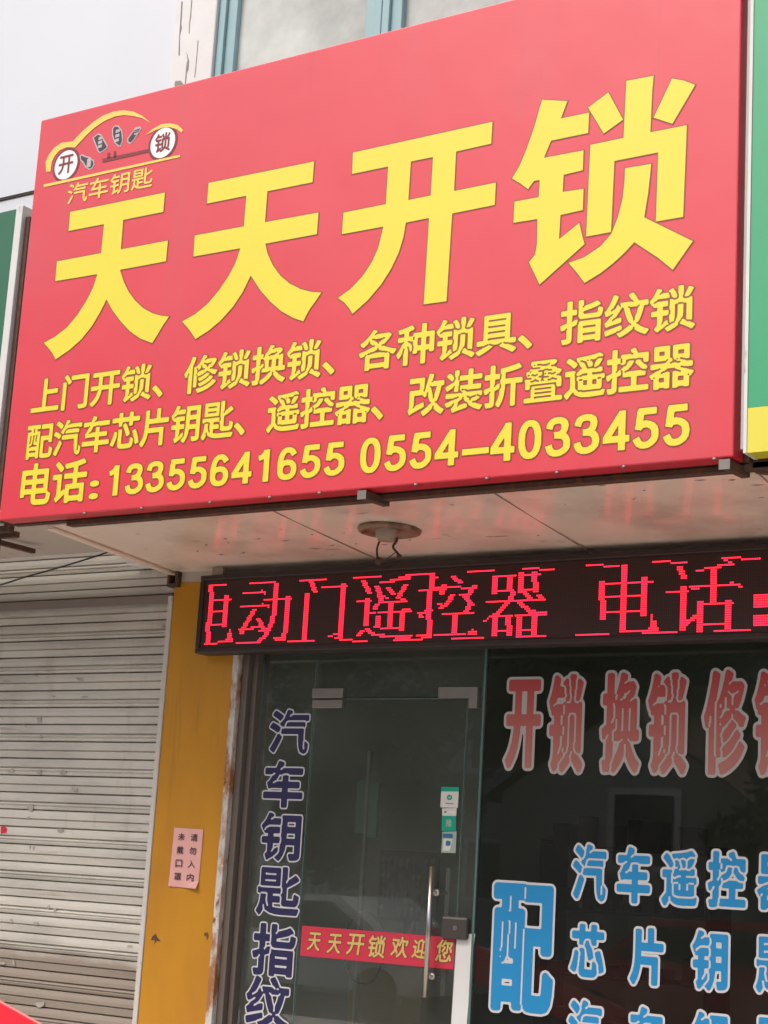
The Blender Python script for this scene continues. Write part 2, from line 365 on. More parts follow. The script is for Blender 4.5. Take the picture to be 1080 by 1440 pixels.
def ink(mb, E_, iso, Y, h, shear=(0, 0), gap=0, union=False):
    """fill the shape bounded by directed edges E_ (metres), swollen by iso, as flat faces on plane Y"""
    m = abs(iso)+2*h; x0, z0, x1, z1 = bbox(E_); x0 -= m; z0 -= m
    nx, nz = int((x1+m-x0)/h)+2, int((z1+m-z0)/h)+2
    X, Z = np.meshgrid(x0+h*np.arange(nx), z0+h*np.arange(nz)); P_ = np.stack([X.ravel(), Z.ravel()], 1)[:, None]
    A, D_ = E_[None, :, :2], (E_[:, 2:]-E_[:, :2])[None]
    t = np.clip(((P_-A)*D_).sum(2)/np.maximum((D_**2).sum(2), 1e-14), 0, 1)
    d = np.sqrt((((P_-A)-t[..., None]*D_)**2).sum(2)).min(1)
    z_, xx = P_[:, 0, 1][:, None], P_[:, 0, 0][:, None]
    up_ = (E_[None, :, 1] <= z_) & (E_[None, :, 3] > z_); dn_ = (E_[None, :, 1] > z_) & (E_[None, :, 3] <= z_)
    dz = np.where(np.abs(D_[..., 1]) < 1e-12, 1e-12, D_[..., 1])
    cr = A[..., 0]+(z_-A[..., 1])/dz*D_[..., 0]
    wn = ((up_ & (cr > xx)).astype(int)-(dn_ & (cr > xx)).astype(int)).sum(1)
    V = (np.where(wn != 0, np.maximum(d, h*.6) if union else d, -d)+iso).reshape(nz, nx)
    if gap:                                  # keep a slit of this width open between neighbouring strokes
        O = iso-V; K = np.full_like(O, 9.0); K[2:-2, 2:-2] = O[2:-2, 2:-2]
        e_ = h*.35
        rx_ = np.zeros(O.shape, bool); rz_ = np.zeros(O.shape, bool)
        rx_[:, 2:-2] = (O[:, 2:-2] > O[:, :-4]+e_) & (O[:, 2:-2] > O[:, 4:]+e_) & (O[:, 2:-2] >= O[:, 1:-3]) & (O[:, 2:-2] >= O[:, 3:-1])
        rz_[2:-2] = (O[2:-2] > O[:-4]+e_) & (O[2:-2] > O[4:]+e_) & (O[2:-2] >= O[1:-3]) & (O[2:-2] >= O[3:-1])
        R = (rx_ | rz_) & (O > h*.4) & (O < iso+gap)
        if R.any():
            Q = np.stack([X[R], Z[R]], 1)
            dr = np.sqrt(((P_-Q[None])**2).sum(2)).min(1).reshape(nz, nx)
            V = np.minimum(V, dr-gap/2)
    sx = lambda x, z: (x+shear[0]*(z-shear[1]), Y, z)
    inn = V > 0
    full = inn[:-1, :-1] & inn[1:, :-1] & inn[:-1, 1:] & inn[1:, 1:]
    some = (inn[:-1, :-1] | inn[1:, :-1] | inn[:-1, 1:] | inn[1:, 1:]) & ~full
    for j in range(nz-1):
        za, zb_ = z0+j*h, z0+(j+1)*h; i = 0; row = full[j]
        while i < nx-1:
            if row[i]:
                k = i
                while k < nx-1 and row[k]: k += 1
                xa, xb = x0+i*h, x0+k*h
                mb.face([sx(xa, za), sx(xb, za), sx(xb, zb_), sx(xa, zb_)]); i = k
            else: i += 1
    for j, i in np.argwhere(some):
        cs = [(i, j), (i+1, j), (i+1, j+1), (i, j+1)]; out = []
        for q in range(4):
            (ia, ja), (ib, jb) = cs[q], cs[(q+1) % 4]; va, vb = V[ja, ia], V[jb, ib]
            if va > 0: out.append(sx(x0+ia*h, z0+ja*h))
            if (va > 0) != (vb > 0):
                f_ = va/(va-vb); out.append(sx(x0+h*(ia+(ib-ia)*f_), z0+h*(ja+(jb-ja)*f_)))
        if len(out) > 2: mb.face(out)
def fit(E_, ref, box, w):
    """scale edges so that the reference ink box, swollen by w, fills box"""
    a0, b0, a1, b1 = ref; x0, z0, x1, z1 = box
    sx, sz = (x1-x0-2*w)/(a1-a0), (z1-z0-2*w)/(b1-b0); o = E_.copy()
    for k in (0, 2): o[:, k] = x0+w+(E_[:, k]-a0)*sx
    for k in (1, 3): o[:, k] = z0+w+(E_[:, k]-b0)*sz
    return o
def put(mb, txt, box, Y, w=.0, extra=0, shear=0, n=56, gap=0, off=0):
    """fit the ink of txt, its strokes swollen by w metres, into box=(x0,z0,x1,z1) on plane Y; extra adds a border"""
    E_ = digit_edges(txt) if off == 'bold' else glyph_edges(txt, off); h = min(box[3]-box[1], .5*(box[2]-box[0]+box[3]-box[1]))/n
    ink(mb, fit(E_, bbox(E_), box, w), w+extra, Y, h, (shear, box[1]), gap, off == 'bold'); return mb
def pxbox(x0, y0, x1, y1, Y):
    """photo rectangle (through its centre lines) -> (x0,z0,x1,z1) on plane Y"""
    ym, xm = (y0+y1)/2, (x0+x1)/2
    return (at(x0, ym, Y).x, at(xm, y1, Y).z, at(x1, ym, Y).x, at(xm, y0, Y).z)
def zoomed(ox, oy, s):
    return lambda x, y: (ox+x/s, oy+y/s)
def poly(pts, Y, cv=lambda x, y: (x, y)):
    out = []
    for p in pts:
        q = at(*cv(*p), Y); out.append((q.x, q.z))
    return out
def grow(P, d):
    """polygon moved outwards by d"""
    n = len(P); area = sum(P[i][0]*P[(i+1) % n][1]-P[(i+1) % n][0]*P[i][1] for i in range(n))
    s = 1 if area > 0 else -1; out = []
    for i in range(n):
        a, b, c = (Vector(P[i-1]), Vector(P[i]), Vector(P[(i+1) % n]))
        e, f = (b-a).normalized(), (c-b).normalized()
        n1, n2 = Vector((e.y, -e.x))*s, Vector((f.y, -f.x))*s
        k = n1+n2; k = k/max(.5, k.dot(n1)) if k.length > 1e-6 else n1
        out.append(tuple(b+k*d))
    return out

# ------------------------------------------------------------------ layout numbers
GY = 0.10                      # plane of the shop glass
SY = -1.20                     # front of the red sign
LY = -0.10                     # front of the display
SHY = 0.06                     # shutter plane
p = at(1, 732, SY); q = at(1031, 641, SY)
SX0, SX1 = at(28, 450, SY).x, q.x
SZ0, SZ1 = (p.z+q.z)/2, at(400, 81.5, SY).z
SOF_B = at(245, 803, 0).z-.010      # soffit at the wall
SOF_F = SZ0 - .008             # soffit at the front
PX0, PX1 = at(214, 1200, 0).x, at(308, 1200, 0).x
RX = 1.2                       # everything runs past the right edge of the picture to here

# ------------------------------------------------------------------ ground
g = MB(); g.face([(-120, -9.5, 0), (120, -9.5, 0), (120, 60, 0), (-120, 60, 0)])
struct(g.build('pavement', M['pavement']))
g = MB(); g.box(-120, 120, -9.62, -9.5, -.13, 0.004)
struct(g.build('kerb', M['concrete_wall']))
g = MB(); g.face([(-120, -80, -.12), (120, -80, -.12), (120, -9.62, -.12), (-120, -9.62, -.12)])
struct(g.build('road', M['asphalt']))

# ------------------------------------------------------------------ upper wall with windows
wz = SOF_B + .05
win_l = at(306, 98, 0).x; win_l2 = at(303, 104, 0).x
col_l = at(247.5, 110, 0).x
wt = thing('upper_wall', 'pale upper storey wall above the signs with peeling white column', 'wall', (-6, .2, wz))
b = MB(); b.box(-16, col_l-.012, -.02, .2, at(20, 276, 0).z, 12)
b.box(-16, col_l-.012, -.005, .2, wz+1.4, at(20, 276, 0).z-.02)
b.build('wall_panel', M['wall_white'], wt)
b = MB(); b.box(col_l, win_l, -.055, .2, wz, 12)
b.build('column', M['wall_paint'], wt, bevel=.008)
b = MB(); b.box(RX, 8, 0, .2, wz, 12); b.box(win_l+.001, RX, .001, .2, wz, 5.0); b.box(win_l+.001, RX, 0.0, .2, 9.0, 12)
b.build('wall_body', M['wall_paint'], wt)
b = MB()                                     # the long crack and chips in the column paint
zz = zoomed(230, 0, 9)
for pts in ([(350,0),(362,0),(350,120),(345,210),(330,300),(325,420),(318,420),(322,300),(335,200),(342,120)],
            [(290,655),(312,740),(322,770),(312,880),(292,910),(285,1000),(278,1060),(270,1060),(276,960),(280,890),(290,810),(302,760)],
            [(430,510),(440,515),(405,900),(395,980),(388,980),(398,900),(425,600)],
            [(225,20),(240,20),(222,300),(230,350),(205,450),(203,700),(188,700),(195,480),(205,330)],
            [(140,1050),(150,1025),(215,1020),(250,1062),(200,1090),(140,1095)]):
    b.prism(poly(pts, -.057, zz), -.057, -.052)
b.build('crack', M['crack'], wt)
b = MB(); b.box(-16, col_l-.012, -.012, .0, at(20, 277, 0).z-.006, at(20, 277, 0).z-.002)
b.build('panel_joint', M['dark_line'], wt)

def window(x0, x1, label):
    t = thing('window', label, 'window', ((x0+x1)/2, .05, 5.0), 'upper storey windows with teal frames')
    fr = MB(); wd = .085
    fr.box(x0, x0+wd*.55, -.03, .08, 5.0, 9.0); fr.box(x0+wd*.55, x0+wd*1.35, -.008, .08, 5.0, 9.0)
    fr.box(x1-wd*.55, x1, -.03, .08, 5.0, 9.0); fr.box(x1-wd*1.35, x1-wd*.55, -.008, .08, 5.0, 9.0)
    fr.box(x0+wd*1.35, x1-wd*1.35, -.028, .08, 5.0, 5.08); fr.box(x0+wd*1.35, x1-wd*1.35, -.028, .08, 8.9, 9.0)
    fr.build('frame', M['teal'], t, bevel=.004)
    MB().box(x0+wd*1.35, x1-wd*1.35, .03, .036, 5.08, 8.9).build('pane', M['win_glass'], t)
    c = MB()
    for k in range(14):                      # curtain folds behind the pane
        xa = x0+wd+(x1-x0-2*wd)*k/14; xb = x0+wd+(x1-x0-2*wd)*(k+1)/14
        c.face([(xa, .30, 5), ((xa+xb)/2, .27, 5), ((xa+xb)/2, .27, 9), (xa, .30, 9)])
        c.face([((xa+xb)/2, .27, 5), (xb, .30, 5), (xb, .30, 9), ((xa+xb)/2, .27, 9)])
    c.build('curtain', mat('curtain', (.78, .80, .72), .9, .08), t)
xm = at(541, 20, 0).x
window(win_l+.003, xm-.002, 'teal framed window beside the peeling white column above the red sign')
window(xm+.002, xm+1.5, 'teal framed window of pale glass, right of the other, mostly behind the red sign')
MB().box(xm+1.504, RX-.001, .002, .2, 5.0, 9.0).build('wall_body', M['wall_paint'], wt)
b = MB(); b.box(win_l, RX, .9, 1.0, 4, 10)
b.build('back_wall', M['room'], wt)

# ------------------------------------------------------------------ the red sign
sign = thing('shop_sign', 'big red locksmith sign board with yellow lettering and phone numbers', 'sign', ((SX0+SX1)/2, SY, SZ0))
f = MB(); f.box(SX0, SX1, SY, SY+.10, SZ0, SZ1)
f.build('face_panel', M['red'], sign, bevel=.006)
b = MB()
b.box(SX0-.012, SX0-.001, SY+.02, SY+.12, SZ0, SZ1); b.box(SX0-.012, SX1+.02, SY+.11, SY+.15, SZ0-.004, SZ0+.05)
b.box(SX0, SX1, SY+.11, SY+.15, SZ1-.06, SZ1-.01)
b.build('steel_frame', M['rust'], sign)
b = MB(); b.box(SX1+.022, SX1+.05, SY+.015, SY+.12, SZ0+.03, SZ1)
b.build('edge_trim', M['grey_edge'], sign)

Y1 = SY-.0012; Y2 = SY-.0024
z1 = zoomed(50, 270, 5.4); z2 = zoomed(250, 220, 5.143); z3 = zoomed(470, 160, 4.5); z4 = zoomed(710, 90, 3.857)
big = [
 (z1, [(265,153),(985,5),(972,152),(668,213),(650,437),(1007,370),(993,527),(643,592),(655,630),(675,690),(710,760),(760,828),(820,883),(890,922),(955,940),(1015,947),(960,1030),(925,1090),(888,1148),(800,1115),(720,1060),(650,985),(590,905),(541,818),(495,910),(430,1020),(350,1120),(260,1200),(155,1272),(130,1225),(100,1185),(65,1147),(150,1100),(240,1030),(320,935),(390,825),(440,725),(472,625),(152,678),(165,528),(500,465),(522,245),(253,297)], ()),
 (z2, [(225,193),(988,38),(977,188),(650,253),(633,477),(1020,407),(1008,563),(635,632),(650,700),(690,790),(745,865),(810,920),(890,960),(965,980),(1040,985),(1000,1045),(950,1115),(910,1193),(840,1170),(750,1120),(670,1050),(600,970),(530,862),(470,985),(400,1090),(310,1190),(220,1265),(130,1322),(100,1275),(70,1235),(33,1195),(130,1140),(220,1065),(300,970),(370,865),(420,770),(455,665),(115,725),(125,573),(480,507),(498,285),(213,342)], ()),
 (z3, [(120,247),(1003,52),(995,190),(773,240),(760,490),(1025,437),(1017,578),(748,632),(712,1187),(568,1207),(602,660),(455,690),(440,780),(410,880),(360,985),(300,1080),(215,1180),(118,1267),(95,1230),(65,1195),(25,1167),(105,1110),(180,1030),(240,940),(280,850),(313,715),(50,763),(60,627),(328,573),(343,335),(115,382)], ([(487,303),(627,275),(612,518),(471,547)],)),
 (z4, [(203,195),(340,203),(305,297),(458,265),(453,375),(252,417),(213,510),(428,470),(424,577),(320,602),(315,695),(428,678),(424,793),(303,820),(295,952),(405,863),(418,920),(433,978),(190,1197),(132,1077),(165,1035),(175,980),(178,842),(48,862),(53,748),(185,723),(190,630),(160,635),(127,680),(85,648),(40,622),(80,555),(120,460),(160,345)], ()),
 (z4, [(453,238),(562,155),(642,303),(538,378)], ()),
 (z4, [(660,93),(808,65),(800,150),(790,372),(988,333),(968,830),(820,855),(833,480),(595,527),(577,912),(442,937),(465,440),(645,402)], ()),
 (z4, [(908,80),(975,92),(1033,115),(910,325),(808,292)], ()),
 (z4, [(653,567),(795,543),(778,700),(757,833),(1020,962),(912,1117),(830,1050),(703,967),(650,1025),(590,1080),(520,1135),(433,1188),(390,1130),(347,1080),(430,1050),(520,990),(580,920),(615,830),(640,730),(650,640)], ()),
]
def character(parent, name, make, m, mo):
    a_, o_ = MB(), MB(); make(a_, o_)
    h_ = a_.build(name, m, parent); o_.build('lettering_outline', mo, h_); return h_
for group_ in (big[0:1], big[1:2], big[2:3], big[3:]):
    def make(a_, o_):
        for n_, (cv, pts, holes) in enumerate(group_):
            P = poly(pts, SY, cv); H = [poly(h, SY, cv) for h in holes]
            a_.prism(P, Y2, Y2+.0005, holes=H)
            o_.prism(grow(P, .0045), Y1-n_*.0001, Y1-n_*.0001+.0005, holes=[grow(h, -.0045) for h in H])
    character(sign, 'headline_character', make, M['yellow'], M['amber'])

def sign_line(name, txt, bx, w_, extra=.005):
    """one printed line; every phrase up to its comma is a part"""
    E_ = glyph_edges(txt); ref = bbox(E_); n_ = len(txt); adv = glyph_edges('一一')
    adv = (bbox(adv)[2]-bbox(glyph_edges('一'))[2])
    idx = np.floor(((E_[:, 0]+E_[:, 2])/2)/adv).astype(int); F_ = fit(E_, ref, bx, w_)
    start = 0
    for k, ch in enumerate(txt):
        if ch == '、' or k == n_-1:
            def make(a_, o_):
                for c_ in range(start, k+1):
                    G = F_[idx == c_]
                    ink(a_, G, w_, Y2, .0034, gap=.0075); ink(o_, G, w_+extra, Y1-.00015*(c_ % 2), .0042)
            character(sign, name, make, M['yellow'], M['amber']); start = k+1
def number(name, txt, bx, w_, extra=.005, off=0):
    def make(a_, o_):
        put(a_, txt, bx, Y2, w_, n=44, off=off); put(o_, txt, bx, Y1, w_, extra, n=44, off=off)
    character(sign, name, make, M['yellow'], M['amber'])
def ends(pl, pr, top_l, bot_l, top_r, bot_r):
    """ink box from the left and right end of a line: px x of the ends and px y of its top and bottom there"""
    a0 = at(pl, (top_l+bot_l)/2, SY); a1 = at(pr, (top_r+bot_r)/2, SY)
    zt = (at(pl, top_l, SY).z+at(pr, top_r, SY).z)/2; zb = (at(pl, bot_l, SY).z+at(pr, bot_r, SY).z)/2
    return (a0.x, zb, a1.x, zt)
sign_line('service_lettering', '上门开锁、修锁换锁、各种锁具、指纹锁', ends(46, 978, 530, 580, 404, 466), .0048)
sign_line('service_lettering', '配汽车芯片钥匙、遥控器、改装折叠遥控器', ends(38, 976, 594, 645, 483, 546), .0048)
for nm, tx, bx in (('phone_lettering', '电话', ends(30, 122, 652, 712, 646, 706)), ('colon', '：', ends(126, 139, 676, 702, 676, 702)),
                   ('phone_number', '13355641655', ends(153, 485, 655, 697, 621, 669)), ('phone_number', '0554', ends(507, 645, 617, 667, 603, 654)),
                   ('dash', '-', ends(650, 688, 632, 641, 629, 637)), ('phone_number', '4033455', ends(690, 970, 597, 650, 567, 626))):
    number(nm, tx, bx, *((0, .005, 'bold') if nm == 'phone_number' else (.003,) if nm == 'dash' else (.0055,)))

# emblem: a car drawn by two yellow arcs, wheels with characters and key fobs
ez = zoomed(50, 140, 4.909)
em = MB()
for pts in ([(75,500),(72,430),(95,380),(130,335),(180,300),(260,290),(320,225),(390,165),(460,115),(540,85),(610,75),(680,85),(740,115),(800,165),(740,130),(680,115),(610,108),(550,118),(480,148),(410,195),(350,250),(275,332),(220,330),(170,350),(135,390),(115,430),(105,498)],
            [(765,245),(810,205),(870,172),(930,165),(985,178),(1020,212),(1012,228),(975,205),(930,192),(880,195),(830,212)],
            [(57,588),(1000,382),(1000,398),(60,606)]):
    em.prism(poly(pts, SY, ez), Y2, Y2+.0005)
emb = em.build('car_emblem', M['pale_yellow'], sign)
cap = MB(); put(cap, '汽车钥匙', ends(96, 215, 255, 285, 238, 266), Y2, .0015, n=30); cap.build('caption_lettering', M['pale_yellow'], sign)
for (cx, cy, ch) in ((212, 452, '开'), (880, 300, '锁')):
    c = at(*ez(cx, cy), SY); n = 40
    ring = lambda r: [(c.x+r*math.cos(2*PI*k/n), c.z+r*math.sin(2*PI*k/n)) for k in range(n)]
    wh = MB().prism(ring(.093), Y1, Y1+.0005).build('wheel_rim', M['key_brown'], emb)
    MB().prism(ring(.078), Y2, Y2+.0005).build('wheel_disc', M['white_print'], emb)
    t_ = MB(); put(t_, ch, (c.x-.05, c.z-.048, c.x+.05, c.z+.052), Y2-.0012, .002, n=40); t_.build('wheel_character', M['key_brown'], emb)
kb = MB()
for pts in ([(460,410),(790,340),(792,362),(465,436)], [(497,370),(515,366),(515,405),(497,408)], [(540,358),(556,354),(556,398),(540,400)]):
    kb.prism(poly(pts, SY, ez), Y1-.0004, Y1)
kb.build('key_shape', M['key_brown'], emb)
for outer, inner in (
    ([(305,390),(325,378),(345,390),(370,395),(405,420),(408,450),(390,480),(370,486),(345,470),(330,440),(310,420)], [(350,400),(372,404),(398,425),(400,448),(385,470),(370,474),(352,460),(343,430)]),
    ([(395,265),(430,235),(455,240),(500,320),(495,340),(445,372),(432,362)], [(415,262),(440,250),(490,322),(450,355)]),
    ([(530,200),(550,178),(575,180),(600,215),(606,280),(590,325),(570,325),(545,300),(530,250)], [(545,205),(565,195),(585,225),(590,280),(578,312),(560,295),(546,250)]),
    ([(635,270),(690,195),(720,185),(732,200),(680,285),(655,308),(635,295)], [(690,212),(712,196),(722,204),(695,250),(680,240)])):
    k = MB().prism(poly(outer, SY, ez), Y1-.0003, Y1+.0002).build('key_fob', M['key_silver'], emb)
    P = poly(outer, SY, ez); MB().prism(grow(P, -.007), Y2, Y2+.0004).build('fob_body', M['key_black'], emb)
    bt = MB(); I = poly(inner, SY, ez); cx_ = sum(p_[0] for p_ in I)/len(I); cz_ = sum(p_[1] for p_ in I)/len(I)
    zt, zb = max(p_[1] for p_ in I), min(p_[1] for p_ in I)
    for j in (-1, 0, 1):
        zc = cz_+j*(zt-zb)*.26
        bt.prism([(cx_-.014, zc-.008), (cx_+.014, zc-.006), (cx_+.013, zc+.010), (cx_-.013, zc+.008)], Y2-.0008, Y2-.0004)
    bt.build('fob_button', M['key_silver'], emb)
for px_, py_ in ((296, 706), (380, 699), (450, 693), (585, 689), (685, 680), (784, 664), (878, 657), (1005, 645), (120, 719), (200, 713)):
    c = at(px_, py_-3, SY)
    MB().lathe([(0, .006), (.006, .005), (.009, 0), (.009, -.004)], (c.x, SY-.002, SZ0-.004), 10).build('rivet', M['steel_dull'], sign)
# steel brackets poking out below the frame
def bar_obj(name, a, b_, wd, ht, m, parent):
    a, b_ = Vector(a), Vector(b_); d = (b_-a).normalized(); s_ = d.cross(Vector((0, 0, 1))).normalized(); u_ = s_.cross(d)
    v = []
    for pnt in (a, b_):
        for sx, sz in ((-1, -1), (1, -1), (1, 1), (-1, 1)): v.append(tuple(pnt+s_*sx*wd/2+u_*sz*ht/2))
    mb = MB(); mb.v = v; mb.f = [(3,2,1,0), (4,5,6,7), (0,1,5,4), (1,2,6,5), (2,3,7,6), (3,0,4,7)]; mb.m = [0]*6
    return mb.build(name, m, parent, bevel=.003)
for px_ in (508, 1018):
    a = at(px_, 692 if px_ < 600 else 648, SY)
    bar_obj('bracket_tube', (a.x, SY+.01, SZ0-.024), (a.x+.02, SY+.17, SZ0-.026), .036, .036, M['rust'], sign)
    MB().box(a.x-.022, a.x+.022, SY+.004, SY+.008, SZ0-.045, SZ0-.006).build('bracket_plate', M['steel_dull'], sign)

# ------------------------------------------------------------------ soffit under the sign
SAG = .045                     # the sheets hang a little lower towards the right
sof = thing('canopy_soffit', 'stained pale sheet soffit under the red sign, above the display', 'soffit', (-4, -.6, SOF_B))
fl = atz(72, 741, SOF_F)
SXL_F, SXL_B = fl.x, at(245, 803, 0).x
b = MB()
q0, q1, q2, q3 = (SXL_F, SY+.16, SOF_F), (RX, SY+.16, SOF_F), (RX, .2, SOF_B-SAG), (SXL_B, .02, SOF_B)
up = lambda t: (t[0], t[1], t[2]+.02)
b.face([q0, q3, q2, q1]); b.face([up(q0), up(q1), up(q2), up(q3)])
for s_, e_ in ((q0, q1), (q1, q2), (q2, q3), (q3, q0)): b.face([s_, e_, up(e_), up(s_)])
b.build('sheet', M['soffit'], sof)
zq = lambda y, x=-4: SOF_B+(SOF_F-SOF_B)*(0-y)/(-SY-.16)-SAG*(x-SXL_B)/(RX-SXL_B)*(1-y/(SY+.16))
for x_ in (-4.75, -3.6, -2.45, -1.3):           # seams between the sheets
    b = MB(); b.box(x_, x_+.004, SY+.18, -.02, SOF_B-.002+.0, SOF_B-.001)
    b.v[-8:] = [(v[0]-(v[1]+.6)*.05, v[1], zq(v[1], v[0])-(.007 if k < 4 else -.002)) for k, v in enumerate(b.v[-8:])]
    b.build('seam', M['dark_line'], sof)
bar_obj('edge_strip', (SXL_F+.005, SY+.17, SOF_F-.010), (SXL_B+.005, -.01, SOF_B-.010), .04, .014, M['soffit'], sof)
bar_obj('front_rail', (SX0+.35, SY+.135, SZ0-.012), (RX, SY+.135, SZ0-.012), .05, .03, M['rust'], sof)
rr = random.Random(3); b = MB()              # flakes and dead insects stuck on the sheet
for k in range(60):
    x_ = rr.uniform(-5.7, -1.2); y_ = rr.uniform(SY+.2, -.22); l_ = rr.uniform(.008, .035); a_ = rr.uniform(-.6, .6); z_ = zq(y_, x_)-.002
    dx, dy = l_*math.cos(a_), l_*math.sin(a_); t_ = rr.uniform(.003, .008)
    b.face([(x_-dx, y_-dy, z_), (x_-dy*.3, y_+t_, z_-.003), (x_+dx, y_+dy, z_), (x_+dx*.2, y_-t_, z_-.002)])
b.build('flakes', M['crack'], sof)

# broken ceiling lamp
lc = atz(548, 741, SOF_F-.02); lc.y = max(lc.y, SY+.28); zl = zq(lc.y, lc.x)
lamp = thing('ceiling_lamp', 'broken rusty ceiling lamp base with dangling wires under the soffit', 'lamp', (lc.x, lc.y, zl))
MB().lathe([(.142, 0), (.149, -.010), (.144, -.022), (.132, -.026), (.124, -.015), (.06, -.010), (0, -.010)], (lc.x, lc.y, zl), 40).build('rim', M['rust_pale'], lamp, smooth=True)
MB().lathe([(.055, -.012), (.052, -.045), (.045, -.05), (.042, -.062), (.026, -.064), (0, -.06)], (lc.x-.005, lc.y-.01, zl), 24).build('holder', M['ceramic'], lamp, smooth=True)
def curve(pts, n=6):
    P = [Vector(p_) for p_ in pts]; out = []
    for i in range(len(P)-1):
        a, b_, c, d = P[max(i-1, 0)], P[i], P[i+1], P[min(i+2, len(P)-1)]
        for k in range(n):
            t = k/n
            out.append(.5*((2*b_)+(c-a)*t+(2*a-5*b_+4*c-d)*t*t+(3*b_-a-3*c+d)*t**3))
    return out+[P[-1]]
o_ = Vector((lc.x, lc.y, zl))
MB().tube(curve([o_+Vector((-.04, 0, -.04)), o_+Vector((-.055, -.01, -.09)), o_+Vector((-.05, -.01, -.14)), o_+Vector((-.035, 0, -.165))]), [.005]*12+[.010, .016, .020, .018, .016, .014, .006], 8).build('wire', M['rust'], lamp)
MB().tube(curve([o_+Vector((.03, 0, -.03)), o_+Vector((.045, 0, -.06)), o_+Vector((.025, 0, -.09)), o_+Vector((.05, .01, -.125)), o_+Vector((.06, .01, -.15))]), [.006]*18+[.008, .012, .014, .014, .012, .010, .006], 8).build('wire', M['rust'], lamp)
MB().tube(curve([o_+Vector((-.02, 0, -.155)), o_+Vector((.01, .0, -.135)), o_+Vector((.04, .01, -.11))]), .002, 6).build('wire', M['rust'], lamp)

# ------------------------------------------------------------------ LED display
a = at(284, 810, LY); c = at(278, 918, LY)
LX0, LZ1, LZ0 = a.x, (a.z+at(1080, 764, LY).z)/2, (c.z+at(1080, 900, LY).z)/2
led = thing('led_display', 'long black LED display scrolling red glowing Chinese characters', 'display', (-4, LY, LZ0))
b = MB(); fr = .028
b.box(LX0, RX-.2, LY+.004, -.008, LZ0, LZ1)
b.box(LX0, RX-.2, LY-.012, LY+.003, LZ1-fr, LZ1-.001); b.box(LX0, RX-.2, LY-.012, LY+.003, LZ0+.001, LZ0+fr)
b.box(LX0, LX0+fr, LY-.012, LY+.003, LZ0+fr+.001, LZ1-fr-.001)
b.build('housing', M['led_body'], led, bevel=.006)
MB().box(LX0+fr+.001, RX-.21, LY-.002, LY+.002, LZ0+fr+.001, LZ1-fr-.001).build('dot_panel', M['led_panel'], led)
PIT_ = .01
L, B, R_ = 'L', 'B', 'R'
k1, k2, k3, k4, k5, k6 = [zoomed(x, y, 7.714) for x, y in ((275,790),(405,790),(485,790),(570,785),(660,780),(800,775))]
k7 = zoomed(910, 770, 6.353)
